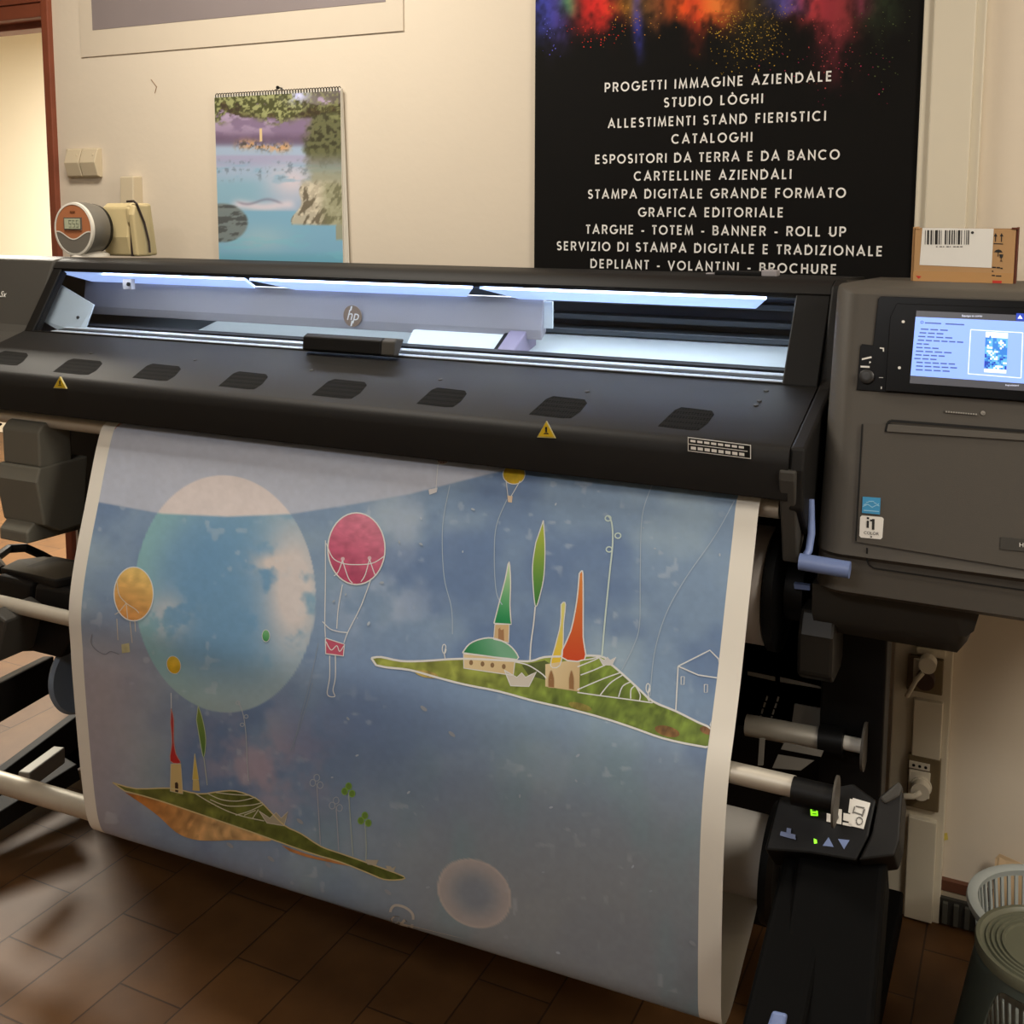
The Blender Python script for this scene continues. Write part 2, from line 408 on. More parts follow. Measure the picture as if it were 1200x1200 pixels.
ot = nt.nodes['Material Output']; tb = nt.nodes.new('ShaderNodeBsdfTransparent'); tb.inputs[0].default_value = (0.84, 0.86, 0.88, 1)
gb = nt.nodes.new('ShaderNodeBsdfGlossy'); gb.inputs['Roughness'].default_value = 0.03; mxs = nt.nodes.new('ShaderNodeMixShader'); lw = nt.nodes.new('ShaderNodeFresnel'); lw.inputs[0].default_value = 1.35
gm = nt.nodes.new('ShaderNodeNewGeometry'); iv = nt.nodes.new('ShaderNodeMath'); iv.operation = 'SUBTRACT'; iv.inputs[0].default_value = 1.0; ml = nt.nodes.new('ShaderNodeMath'); ml.operation = 'MULTIPLY'
nt.links.new(gm.outputs['Backfacing'], iv.inputs[1]); nt.links.new(lw.outputs[0], ml.inputs[0]); nt.links.new(iv.outputs[0], ml.inputs[1]); nt.links.new(ml.outputs[0], mxs.inputs[0]); nt.links.new(tb.outputs[0], mxs.inputs[1]); nt.links.new(gb.outputs[0], mxs.inputs[2]); nt.links.new(mxs.outputs[0], ot.inputs[0])
q = MB(); winslab(q, WX0+0.001, WX1-0.001, 0.0, 0.972, 0.003, -0.004)
pane = q.build('window_pane', mg, printer)
# handle on the pane
hx0, hx1 = P(360, 400, y=1.77)[0], P(467, 405, y=1.77)[0]
hp = [(1.770, 1.243), (1.752, 1.247), (1.756, 1.274), (1.768, 1.279), (1.792, 1.276)]
MB().prism(hp, hx0, hx1-0.03).prism(hp, hx1-0.03, hx1, 1).build('window_handle', [m_black, m_grey2], printer, bevel=0.003)

# ---- behind the glass
m_int = mat('interior_grey_metal', (158, 154, 158), 0.45, 0.1, noise=0.05, nscale=8)
m_intd = mat('interior_dark_metal', (70, 76, 82), 0.45, 0.3, noise=0.1, nscale=10)
m_rail = mat('polished_rail', (214, 220, 228), 0.4, 0.3, noise=0.05)
m_plat = mat('platen_white', (206, 214, 216), 0.4, 0.1, noise=0.03, nscale=6)
m_led = mat('led_diffuser', (172, 196, 250), 0.5, noise=0.0, emit=1.15)
for xa, xb, ta, tb_ in ((90, 302, 8, 12), (308, 566, 30, 26), (574, 905, 28, 22)):
    a = P(xa, 330, y=1.93)[0]; b = P(xb, 340, y=1.93)[0]
    y0, y1 = 1.885, 1.955
    s0 = P(xa+ta, 330, y=1.93)[0]; s1 = P(xb-tb_, 330, y=1.93)[0]
    q = MB().plate([(a, y0, 1.372), (b, y0, 1.372), (s1, y1, 1.349), (s0, y1, 1.349)], (0, -0.3, -1), 0.006)
    q.build('led_strip', m_led, printer)['label'] = 'glowing blue white light strip'
# carriage beam cover with the round mark
cx0, cx1 = P(108, 345, y=1.98)[0], P(637, 365, y=1.96)[0]
bc = MB().prism([(1.96, 1.352), (1.975, 1.352), (1.975, 1.284), (1.952, 1.268), (1.950, 1.288)], cx0, cx1).build('beam_cover', m_int, printer, bevel=0.002)
MB().box(cx1, cx1+0.018, 1.962, 1.968, 1.292, 1.346).build('beam_end_plate', m_plat, printer)
em = MB(); ec = P(412.5, 370.5, y=1.945)
em.lathe([(0.0235, 0.0), (0.0235, 0.0016)], ec+np.array([0, 0.003, 0]), (0, -1, 0), 40, 0)
put_text(em, 'hp', ec+np.array([0.0005, 0.0005, -0.0085]), (1, 0, 0), (0, 0, 1), 0.032, 1, shear=0.3)
def slash(x, z0, z1): em.face([ec+np.array([x-0.002+(z0)*0.3, 0.0012, z0]), ec+np.array([x+0.002+z0*0.3, 0.0012, z0]), ec+np.array([x+0.002+z1*0.3, 0.0012, z1]), ec+np.array([x-0.002+z1*0.3, 0.0012, z1])], 1)
slash(-0.0078, 0.012, 0.0215); slash(0.0028, -0.022, -0.010)
em.build('emblem', [mat('emblem_bronze', (132, 110, 92), 0.4, noise=0.08), m_print_white], bc)
# back wall, ribs, platen, rails
MB().box(-2.64, HX1, 2.14, 2.16, 1.15, 1.372).box(HX0, HX1, 1.99, 2.14, 1.364, 1.372).box(-2.64, -2.62, 1.93, 2.14, 1.2, 1.36).build('interior_back', m_intd, printer)
q = MB()
for z in (1.30, 1.335): q.box(cx1-0.1, WX1, 2.08, 2.14, z, z+0.012)
q.box(cx1-0.1, WX1, 2.06, 2.14, 1.272, 1.284)
q.build('interior_rib', m_intd, printer, bevel=0.002)
q = MB().prism([(2.12, 1.282), (1.87, 1.222), (1.87, 1.21), (2.14, 1.21)], -1.78, WX1)
q.build('platen', m_plat, printer)
MB().prism([(2.12, 1.274), (1.87, 1.218), (1.87, 1.205), (2.14, 1.205)], -2.62, -1.78).build('platen_side', m_intd, printer)
for ya, yb, py, nm in ((1.845, 1.885, 421.5, 0), (1.815, 1.843, 427.5, 1), (1.800, 1.815, 432, 0), (1.779, 1.799, 434.5, 1)):
    zt_ = P(750, py, y=(ya+yb)/2)[2]
    MB().box(-2.06, WX1+0.004, ya, yb, 1.205, zt_).build('guide_rail' if nm else 'rail_bed', m_rail if nm else m_black, printer, bevel=0.001)
q = MB(); y = 1.86
q.plate([P(67, 331, y=1.88), P(110, 357, y=1.86), P(100, 385, y=1.83), P(91, 389, y=1.82), P(72, 389, y=1.82), P(46, 374, y=1.83)], (0.2, -1, 0.3), 0.004)
q.lathe([(0.004, 0), (0.004, 0.003)], P(92, 372, y=1.84), (0, -1, 0), 10, 1)
q.build('side_plate', [mat('pale_steel_plate', (196, 208, 218), 0.45, 0.1, noise=0.03), m_intd], printer)
q = MB().obox(P(151, 333, y=1.9), (0.013, 0, 0), (0, 0.006, 0), (0, 0, 0.012)).lathe([(0.005, 0), (0.005, 0.003)], P(151, 333, y=1.892), (0, -1, 0), 10, 1)
q.build('latch_plate', [m_int, m_black], printer)
# carriage: bright box with a purple-grey flank
q = MB(); xa, xb = P(472, 390, y=1.9)[0], P(580, 395, y=1.9)[0]
q.prism([(1.94, 1.276), (1.89, 1.226), (1.89, 1.222), (2.0, 1.222), (2.0, 1.276)], xa, xb)
q.build('carriage', mat('carriage_white', (226, 234, 236), 0.4, noise=0.02), printer, bevel=0.003)
q = MB(); xa, xb = P(584, 390, y=1.9)[0], P(604, 395, y=1.9)[0]
q.prism([(1.95, 1.285), (1.86, 1.235), (1.86, 1.222), (2.0, 1.222), (2.0, 1.285)], xa, xb, 0).prism([(1.945, 1.28), (1.865, 1.235), (1.865, 1.222), (2.0, 1.222), (2.0, 1.28)], xa-0.01, xa-0.001, 1)
q.build('carriage_flank', [mat('purple_grey_plastic', (140, 130, 150), 0.5, noise=0.06), m_black], printer, bevel=0.003)

# ---- left housing
lp = [(2.25, 0.98), (2.25, 1.392), (1.91, 1.409), (1.872, 1.404), (1.80, 1.252), (1.782, 1.236), (1.70, 1.196), (1.60, 1.150), (1.59, 1.06), (1.68, 1.02)]
li = [(1.71, 1.03), (1.63, 1.07), (1.64, 1.14), (1.72, 1.18), (1.81, 1.22), (1.83, 1.24), (1.89, 1.378), (1.92, 1.385), (2.23, 1.37), (2.23, 0.98)]
lh = MB().prism(lp[:-1]+[(1.68, 1.02)]+li, -2.66, HX0-0.003).build('left_housing', m_grey2, printer, bevel=0.006)
q = MB(); n_ = np.array([0, -0.152, 0.072]); n_ /= np.linalg.norm(n_)
o_ = PP(3, 348, (0, 1.872, 1.404), (0, -0.9, 0.43), 0.002)
put_text(q, 'Sx', o_, (1, 0, 0), (0, 0.43, 0.9), 0.022, 0)
q.build('model_lettering', m_print_white, lh)

# ---- right housing
RX0, RX1 = -0.285, 0.30
ft, fb = (1.702, 1.400), (1.617, 1.030)
fn = np.array([0, -(ft[1]-fb[1]), -(fb[0]-ft[0])*-1]); fn = np.array([0, -(ft[1]-fb[1]), (ft[0]-fb[0])]); fn /= np.linalg.norm(fn)
fp0 = np.array([0, *fb])
rp = [(2.25, 0.955), (2.25, 1.396), (1.74, 1.410), (1.715, 1.408), (1.704, 1.400), fb, (1.612, 1.020), (1.622, 1.012), (1.618, 0.962), (1.635, 0.952)]
def rounded_prism(mb, prof, x0, x1, r, m=0, seg=6):
    n = len(prof); rings = []
    cyz = np.array(prof).mean(0)
    for k in range(seg+1):
        a = math.pi/2*k/seg
        off = r*(1-math.sin(a)); x = x0+r*(1-math.cos(a))
        rings.append((x, off))
    rings.append((x1, 0))
    v = []; f = []
    for x, off in rings:
        for y, z in prof:
            v.append((x, y+off if y < 2.2 else y, z))
    for j in range(len(rings)-1):
        for i in range(n): f.append((j*n+i, j*n+(i+1) % n, (j+1)*n+(i+1) % n, (j+1)*n+i))
    f.append(tuple(range(n-1, -1, -1))); f.append(tuple((len(rings)-1)*n+i for i in range(n)))
    mb.add(v, f, m); return mb
rh = rounded_prism(MB(), rp, RX0, RX1, 0.045).build('right_housing', m_grey, printer, smooth=True)
def FP(px, py, off=0.0): return PP(px, py, fp0, fn, off)
# lower body under the housing
lb = [(1.66, 0.953), (1.665, 0.905), (1.70, 0.865), (1.76, 0.850), (2.2, 0.845), (2.2, 0.955)]
q = MB(); n = len(lb)
xr = [(-0.292, 0.0), (-0.115, 0.0), (-0.095, 0.004), (-0.083, 0.016), (-0.070, 0.04), (-0.060, 0.07), (-0.054, 0.098)]
v = []; f = []
for x, dz in xr:
    for y, z in lb: v.append((x, y, min(0.955, max(z, 0.845+dz))))
for j in range(len(xr)-1):
    for i in range(n): f.append((j*n+i, j*n+(i+1) % n, (j+1)*n+(i+1) % n, (j+1)*n+i))
f.append(tuple(range(n-1, -1, -1))); f.append(tuple((len(xr)-1)*n+i for i in range(n)))
q.add(v, f); q.build('lower_body', mat('lower_grey_plastic', (56, 54, 50), 0.55, noise=0.05, spec=0.25), printer, smooth=True)
# seams of the door on the housing, the recessed grip
q = MB()
dpx = [(1011, 497), (1040, 494), (1230, 509), (1230, 674), (1030, 640), (1003, 635), (1006, 580)]
q.plate([FP(1012, 496, 0.003), FP(1235, 511, 0.003), FP(1235, 673, 0.003), FP(1004, 635, 0.003)], fn, 0.006)
def seam(pts, w, off=0.0036):
    for (ax, ay), (bx, by) in zip(pts, pts[1:]):
        a = FP(ax, ay, off); b = FP(bx, by, off); d = b-a; d /= np.linalg.norm(d); s_ = np.cross(d, fn)*w/2
        q.add([a-s_, b-s_, b+s_, a+s_], [(0, 1, 2, 3)], 1)
seam([(1010.5, 497), (1007, 560), (1003, 634)], 0.0022)
seam([(1038, 506), (1040, 496), (1044, 493), (1235, 508)], 0.004)
q.plate([FP(1041, 497, 0.0042), FP(1235, 511, 0.0042), FP(1235, 518.5, 0.0062), FP(1039, 505.5, 0.0062)], fn, 0.002)
door = q.build('front_door', [m_grey, m_gap], printer)
q = MB()
def seam2(pts, w, y):
    for (ax, ay), (bx, by) in zip(pts, pts[1:]):
        a = P(ax, ay, y=y); b = P(bx, by, y=y); d = b-a; d /= np.linalg.norm(d); s_ = np.cross(d, (0, -1, 0))*w/2
        q.add([a-s_, b-s_, b+s_, a+s_], [(0, 1, 2, 3)])
seam2([(1016, 642), (1016, 656), (1018, 662), (1024, 666), (1235, 697)], 0.0026, 1.6145)
q.build('skirt_seam', m_gap, printer)
# stickers
m_cyan = mat('sticker_blue', (60, 150, 200), 0.5, noise=0.02)
q = MB(); quad = lambda a, b, c, d, off, m: q.plate([FP(*a, off), FP(*b, off), FP(*c, off), FP(*d, off)], fn, 0.0006, m)
quad((1011, 582), (1032, 583.5), (1031, 603), (1010, 601), 0.0046, 0)
for k in range(6):
    xx = 1012+k*3; yy = 591-4.2*math.sin(k/5*math.pi)
    quad((xx, yy), (xx+3.2, yy+0.3+(-1.2 if k < 2 else 1.0 if k > 3 else 0)), (xx+3.2, yy+1.3+(-1.2 if k < 2 else 1.0 if k > 3 else 0)), (xx, yy+1), 0.0052, 1)
quad((1011, 593), (1017, 590.5), (1017, 591.5), (1011, 594), 0.0052, 1); quad((1017, 590.5), (1022, 594), (1022, 595), (1017, 591.5), 0.0052, 1); quad((1022, 594), (1030, 590), (1030, 591), (1022, 595), 0.0052, 1)
quad((1012, 597.5), (1030, 599), (1030, 600), (1012, 598.5), 0.0052, 1)
o = q.build('energy_sticker', [m_cyan, mat('sticker_pale_blue', (150, 205, 230), 0.5, noise=0.02)], door); o['label'] = 'small blue square sticker with white swash'
q = MB()
rr = [(1008, 606), (1010, 604), (1033.5, 606), (1035.5, 608), (1034, 630), (1032, 632), (1009, 630), (1007, 628)]
q.plate([FP(*p, 0.0046) for p in rr], fn, 0.0006, 0)
ux = FP(1034, 620)-FP(1010, 618); ux /= np.linalg.norm(ux); uy = np.cross(fn, ux); uy = uy if uy[2] > 0 else -uy
g0 = FP(1015.5, 618.5, 0.0052)
def gl(x0, x1, z0, z1): q.add([g0+ux*x0+uy*z0, g0+ux*x1+uy*z0, g0+ux*x1+uy*z1, g0+ux*x0+uy*z1], [(0, 1, 2, 3)], 1)
gl(0, .0032, 0, .0105); gl(0, .0032, .0125, .0155); gl(.0075, .0110, -.002, .0135); gl(.0045, .0076, .0098, .0125)
put_text(q, 'COLOR', FP(1021, 626.6, 0.0052), ux, uy, 0.0062, 1)
q.lathe([(0.0012, 0), (0.0012, 0.0003)], FP(1021, 629, 0.005), fn, 8, 1)
o = q.build('colour_sticker', [m_print_white, m_print_black], door); o['label'] = 'small white rounded sticker reading i1'
q = MB(); quad((1173, 629), (1235, 635), (1235, 650), (1172, 643.5), 0.0045, 0)
put_text(q, 'HP', FP(1199, 641.2, 0.0052), ux, uy, 0.0085, 1)
o = q.build('name_plate', [m_grey2, m_print_white], door)
q = MB(); quad((1106, 481), (1145, 484.3), (1145, 487), (1106, 483.5), 0.0, 0)
for k in range(13):
    xx = 1108+k*2.9
    quad((xx, 481.3+(xx-1106)*.088), (xx+2.1, 481.4+(xx-1106)*.088), (xx+2.1, 483.2+(xx-1106)*.088), (xx, 483.1+(xx-1106)*.088), 0.001, 1)
q.lathe([(0.0031, 0), (0.0031, 0.0006)], FP(1152, 484, 0.0), fn, 18, 1)
put_text(q, 'hp', FP(1152, 485.4, 0.0008), ux, uy, 0.0042, 0, shear=0.3)
q.build('brand_mark', [m_grey2, mat('mark_grey', (150, 146, 138), 0.5, noise=0.02)], printer)
# touch panel
m_bez = mat('gloss_black', (8, 8, 9), 0.3, noise=0.05, spec=0.15)
q = MB()
q.plate([FP(*p, 0.0008) for p in [(1032, 347), (1240, 354), (1240, 474), (1003, 457), (1004, 455), (1008, 406), (1010, 403), (1023, 404.5), (1029, 350)]], fn, 0.004)
q.plate([FP(*p, 0.006) for p in [(1051, 355.5), (1240, 362), (1240, 473), (1037, 458), (1043, 372)]], fn, 0.006)
cp = q.build('touch_panel', m_bez, printer, bevel=0.0008)
q = MB()
def scr(pts, off, m): q.plate([FP(*p, off) for p in pts], fn, 0.0003, m)
def sl(x, y): return y+(x-1073)*0.043
scr([(1074, 364), (1236, 371), (1228, 460), (1066, 449)], 0.0066, 1)
scr([(1073, 371.3), (1236, 378.4), (1229.5, 451.5), (1067, 440)], 0.0070, 0)
for k, (dx, w) in enumerate(((3, 34), (2, 30), (1, 42), (1, 55), (0, 16), (0, 28), (0, 44), (0, 36), (-1, 28), (2, 47), (2, 50), (2, 42))):
    yy = 384.5+k*4.35; xx = 1076+dx-k*0.45
    nseg = max(2, w//9)
    for j in range(nseg):
        xa = xx+j*w/nseg; xb = xa+w/nseg*0.8
        scr([(xa, yy+(xa-1073)*.05), (xb, yy+(xb-1073)*.05), (xb, yy+1.5+(xb-1073)*.05), (xa, yy+1.5+(xa-1073)*.05)], 0.0072, 2)
for xa, xb in ((1084, 1103), (1108, 1130)): scr([(xa, 377.5+(xa-1084)*.05), (xb, 377.5+(xb-1084)*.05), (xb, 379+(xb-1084)*.05), (xa, 379+(xa-1084)*.05)], 0.0072, 2)
q.lathe([(0.0022, 0), (0.0022, 0.0002)], FP(1080.5, 377.5, 0.0071), fn, 14, 2); q.lathe([(0.0013, 0), (0.0013, 0.0002)], FP(1080.5, 377.5, 0.0074), fn, 14, 0)
fr_ = [(1137.5, 386.3), (1198.5, 390), (1196.5, 443), (1134.5, 438)]
for a, b in zip(fr_, fr_[1:]+fr_[:1]):
    A = FP(*a, 0.0073); B = FP(*b, 0.0073); d = B-A; d /= np.linalg.norm(d); s_ = np.cross(d, fn)*0.0006
    q.add([A-s_, B-s_, B+s_, A+s_], [(0, 1, 2, 3)], 3)
# thumbnail of the print job
for j in range(22):
    for i in range(12):
        u0, u1, v0, v1 = i/12, (i+1)/12, j/22, (j+1)/22
        c = lambda u, v: FP(1155.3+26*u-2.2*v, 388.8+1.6*u+47.3*v, 0.0074)
        t = (j+0.5)/22; nn = fbm(np.array([i*0.5]), np.array([j*0.5]), 3)[0]
        mi = 3 if (t < 0.12+0.1*(nn-.3) or t > 0.93 or nn > 0.68) else (4 if nn > 0.5 else 5 if t < 0.55 or nn > 0.4 else 6)
        q.add([c(u0, v0), c(u1, v0), c(u1, v1), c(u0, v1)], [(0, 1, 2, 3)], mi)
put_text(q, 'Stampa in corso', FP(1139, 371.3, 0.0072), ux, uy, 0.0042, 3)
put_text(q, 'Impostazioni', FP(1186, 452.3, 0.0072), ux, uy, 0.0034, 3)
scr([(1191, 367), (1200, 367.4), (1200.4, 376), (1190.6, 375.5)], 0.0072, 6); scr([(1195.4, 369), (1198.5, 373.6), (1192.5, 373.3)], 0.0074, 3)
q.build('display', [mat('screen_blue', (134, 168, 250), 0.3, emit=0.85), mat('screen_bar', (82, 84, 92), 0.3, emit=0.25), mat('screen_text', (70, 92, 160), 0.3, emit=0.6), mat('screen_white', (225, 232, 255), 0.3, emit=0.85),
                    mat('screen_cyan', (90, 170, 220), 0.3, emit=0.8), mat('screen_azure', (50, 120, 205), 0.3, emit=0.8), mat('screen_navy', (30, 60, 170), 0.3, emit=0.8)], cp)
for px, py in ((1058.5, 377), (1054, 431)): MB().lathe([(0.0022, 0), (0.0022, 0.0004)], FP(px, py, 0.0062), fn, 12, 0).build('panel_symbol', m_print_white, cp)
for pts in ([(1010, 420), (1021, 417.5), (1021.5, 419.5), (1010, 422)], [(1008.5, 428.5), (1019, 429), (1019, 431), (1008.5, 430.5)], [(1031, 407), (1036, 407.6), (1036, 412), (1034.5, 412), (1034.5, 409), (1031, 408.5)], [(1019, 423), (1021, 424.5), (1018.5, 426)],
            [(1030, 442), (1035, 442.3), (1035, 442.9), (1030, 442.6)], [(1032, 453), (1033.6, 453), (1033.4, 456), (1032, 456)]):
    MB().plate([FP(*p, 0.0016) for p in pts], fn, 0.0006, 0).build('panel_symbol', m_print_white, cp)
q = MB().lathe([(0.0105, 0), (0.0105, 0.006), (0.008, 0.0075), (0.004, 0.0075)], FP(1016, 441.5, 0.001), fn, 28)
q.build('jack_socket', mat('dark_rubber', (40, 40, 40), 0.4, noise=0.05), cp, smooth=True)

# ---- blue lever on the left flank of the right housing
q = MB(); la = P(937, 658, y=1.585); lb_ = P(996, 668, y=1.585)
q.cyl(la, lb_, 0.0125, 20)
q.tube([la+np.array([0.004, 0, 0.0]), P(948, 645, y=1.60), P(951, 625, y=1.61), P(950, 585, y=1.62)], 0.0055, 10)
q.build('media_lever', m_blue, printer, smooth=True)['label'] = 'pale blue lever with round grip'

# ---- underside: rollers, dark body, stand
MB().cyl((-2.12, 1.615, 1.078), (HX1-0.02, 1.615, 1.078), 0.0165, 24).build('output_roller', m_metal, printer, smooth=True)
MB().box(-2.02, -0.30, 1.86, 1.90, 0.60, 1.14).box(-2.22, -2.02, 1.86, 1.90, 0.79, 1.14).box(-2.05, -0.30, 1.62, 1.90, 1.12, 1.155).build('print_zone_panel', m_black, printer)
# bracket of the roller at the left
q = MB()
q.prism([(1.59, 1.075), (1.575, 1.06), (1.575, 0.985), (1.60, 0.98), (1.66, 0.98), (1.66, 1.09)], -1.985, -1.875)
q.prism([(1.57, 0.985), (1.560, 0.955), (1.575, 0.86), (1.62, 0.835), (1.68, 0.835), (1.70, 0.985)], -1.995, -1.87)
q.prism([(1.575, 0.862), (1.555, 0.845), (1.555, 0.82), (1.80, 0.81), (1.80, 0.862)], -1.985, -1.90)
q.build('roller_bracket', mat('bracket_grey', (112, 110, 100), 0.55, noise=0.05, spec=0.25), printer, bevel=0.004)
q = MB(); 
for z in (0.885, 0.905, 0.925, 0.865): q.cyl((-1.83, 1.68, z), (-1.62, 1.68, z), 0.008 if z != 0.905 else 0.012, 12)
q.build('feed_roller', mat('grey_rubber', (120, 115, 105), 0.5, noise=0.1), printer, smooth=True)
# stand: legs, feet and cross beam
for lx0, lx1, nm in ((-2.14, -2.045, 'l'), (-0.30, -0.195, 'r')):
    MB().box(lx0, lx1, 1.90 if nm == 'l' else 1.82, 2.06 if nm == 'l' else 1.885, 0.09, 0.86).build('stand_leg', m_black, printer, bevel=0.004)
MB().box(-2.045, -0.30, 1.95, 2.03, 0.16, 0.30).build('cross_beam', m_black, printer, bevel=0.004)
m_foot = mat('foot_black', (8, 8, 8), 0.7, noise=0.1, spec=0.08)
MB().box(-0.30, -0.188, 1.05, 2.26, 0.045, 0.115).build('stand_foot', m_foot, printer, bevel=0.005)
MB().box(-2.33, -2.25, 1.35, 2.20, 0.035, 0.10).box(-2.25, -2.045, 1.95, 2.03, 0.11, 0.16).build('stand_foot', m_foot, printer, bevel=0.005)
for x, y in ((-0.245, 2.16), (-0.245, 1.15), (-2.29, 1.45), (-2.29, 2.1)):
    MB().cyl((x-0.02, y, 0.024), (x+0.02, y, 0.024), 0.0235, 20).box(x-0.026, x+0.026, y-0.015, y+0.015, 0.024, 0.06).build('caster', m_black, printer, smooth=True)
# left tray with two lidded bins under the bracket
q = MB()
q.plate([P(52, 652, y=1.80), P(112, 660, y=1.70), P(100, 672, y=1.62), P(64, 680, y=1.57), P(0, 665, y=1.60), P(20, 655, y=1.70)], (0, -0.2, 1), 0.02)
tray = q.build('storage_tray', m_hood, printer, bevel=0.004)
for xa, xb, ya, yb, sk in ((-6, 37, 674, 700, 1.2), (40, 92, 684, 712, 1.2)):
    y = 1.575; a = P(xa, ya, y=y); b = P(xb, ya+9, y=y); c = P(xb-2, yb+8, y=y); d = P(xa-3, yb, y=y)
    MB().plate([a, b, c, d], (0, -1, 0), 0.16).build('bin', m_hood, tray, bevel=0.01, bseg=3)
q = MB(); q.tube([P(4, 668, y=1.62), P(-6, 655, y=1.70), P(10, 643, y=1.80), P(30, 642, y=1.82), P(48, 650, y=1.86), P(70, 662, y=1.92)], 0.011, 8)
q.build('cable_loop', m_black, tray, smooth=True)
# ---- take-up unit
tb0, tb1 = P(-60, 899, y=1.538), P(100, 946, y=1.538)
MB().cyl(tb0-(tb1-tb0)*0.6, tb1+(tb1-tb0)*0.7, 0.0225, 28).build('tension_bar', m_metal, printer, smooth=True)['label'] = 'thick silver bar lying in the bottom loop of the print'
q = MB().cyl(P(-12, 703, y=1.512), (-0.27, 1.456, 0.727), 0.0150, 24)
q.build('deflector_bar', m_metal, printer, smooth=True)['label'] = 'thin silver bar behind the middle of the print'
dbr = MB(); a = P(22, 712, y=1.515); b = P(10, 762, y=1.515)
dbr.beam(a, b, 0.045, 0.10, (0, 1, 0)); dbr.plate([P(14, 715, y=1.56), P(85, 730, y=1.56), P(84, 748, y=1.56), P(70, 772, y=1.56), P(38, 764, y=1.56), P(8, 765, y=1.56)], (0, -1, 0), 0.10, 1)
dbr.build('deflector_arm', [m_grey2, m_black], printer, bevel=0.006)
q = MB().beam(P(-30, 836, y=1.42), P(56, 790, y=1.75), 0.028, 0.085)
q.build('take_up_arm', m_hood, printer, bevel=0.004)
q = MB().beam(P(-30, 945, y=1.63), P(95, 850, y=1.95), 0.028, 0.085).beam(P(28, 915, y=1.62), P(70, 884, y=1.75), 0.03, 0.04, m=1).beam(P(85, 900, y=1.82), P(-20, 965, y=1.60), 0.06, 0.045)
q.build('take_up_leg', [m_hood, mat('grey_steel', (150, 148, 140), 0.5, 0.3, noise=0.05)], printer, bevel=0.003)
# control box of the take-up unit at the right
box_n = np.array([0, -0.75, 0.66]); box_n /= np.linalg.norm(box_n)
bp0 = P(950, 965, y=1.47)
def BP(px, py, off=0.0): return PP(px, py, bp0, box_n, off)
q = MB()
q.plate([BP(*p) for p in [(912, 934), (1000, 918), (1027, 938), (1018, 980), (1003, 1009), (950, 1000), (896, 996)]], box_n, 0.10, 0)
q.plate([BP(*p, 0.004) for p in [(1030, 934), (1052, 916), (1058, 928), (1054, 985), (1048, 1003), (1006, 1008), (1022, 975)]], box_n, 0.09, 1)
q.plate([BP(*p, 0.008) for p in [(1031, 935), (1053, 915), (1058, 922), (1054, 933), (1037, 942)]], box_n, 0.02, 2)
cb = q.build('take_up_control_box', [m_black, m_hood, m_grey2], printer, bevel=0.003)
def bplate(name, polys, m, label=None):
    q = MB()
    for pts, off, mi in polys: q.plate([BP(*p, off) for p in pts], box_n, 0.0015, mi)
    o = q.build(name, m, cb)
    if label: o['label'] = label
    return o
m_green = mat('lit_green', (150, 255, 40), 0.4, emit=1.0)
bplate('power_button', [([(949.5, 946), (958, 947), (958.5, 956), (950, 955.5)], 0.002, 0), ([(951.5, 949), (956, 949.5), (956.5, 950.8), (951.5, 950.3)], 0.003, 1), ([(952, 953), (957, 953.4), (957, 954.3), (952, 953.9)], 0.003, 1)], [m_green, mat('green_mark', (40, 110, 20), 0.5, noise=0.02)], 'glowing green square button')
bplate('status_light', [([(953.5, 982.5), (957, 984), (957.5, 988), (954, 988.5)], 0.002, 0)], m_green, 'small glowing green light')
bplate('arrow_button', [([(964, 991), (977, 992.5), (971, 981)], 0.002, 0)], m_blue, 'pale blue arrow button pointing up')
bplate('arrow_button', [([(982, 983), (995.5, 984.5), (989, 995)], 0.002, 0)], m_blue, 'pale blue arrow button pointing down')
ins = [([(969, 946), (986.5, 948.5), (986, 966), (968.5, 962.5)], 0.002, 0), ([(999.5, 935), (1020, 941), (1012, 971.5), (994, 967)], 0.002, 0), ([(988.5, 952.5), (996, 954), (995.5, 963), (988, 961)], 0.002, 0), ([(987.5, 963.5), (998, 965), (997.5, 968.5), (987.5, 966.5)], 0.002, 0), ([(996, 936), (999, 936.5), (997, 953), (994, 952)], 0.002, 0)]
for cx, cy, r in ((979, 957, 4.5), (1007, 962, 5)):
    for k in range(10):
        a0 = k/10*2*math.pi; a1 = (k+0.8)/10*2*math.pi
        f_ = lambda a, rr: (cx+rr*math.cos(a)*0.85, cy+rr*math.sin(a))
        ins.append(([f_(a0, r), f_(a1, r), f_(a1, r-1.3), f_(a0, r-1.3)], 0.0032, 1))
for pts in ([(972, 950), (981, 951.3), (981, 952.5), (972, 951.2)], [(1003, 944), (1013, 946), (1013, 947.3), (1003, 945.3)], [(1001, 951), (1010, 954), (1010, 955.2), (1001, 952.2)], [(1012, 948), (1014, 948.5), (1011, 957), (1009.5, 956.5)], [(1001, 945), (1002.2, 945.3), (1000, 953), (999, 952.6)]):
    ins.append((pts, 0.0032, 1))
bplate('instruction_label', ins, [m_print_white, mat('label_grey_ink', (110, 108, 104), 0.6, noise=0.02)], 'white label with small line drawings')
bplate('clip', [([(915, 974), (932, 978), (932.5, 984), (914, 979)], 0.006, 0), ([(922, 970), (927, 971), (926.5, 977), (921.5, 976)], 0.006, 0)], m_blue, 'pale blue clip')
q = MB().beam(P(952, 1020, y=1.50), P(890, 1300, y=1.20), 0.07, 0.075, (1, 0, 0)).beam(P(990, 1010, y=1.52), P(958, 1300, y=1.25), 0.10, 0.12, (1, 0, 0))
q.build('take_up_post', m_foot, printer, bevel=0.01, bseg=3)
q = MB(); q.plate([P(905, 1184, y=1.20), P(922, 1188, y=1.20), P(915, 1225, y=1.18), P(892, 1222, y=1.18)], (0, -0.8, 0.6), 0.012)
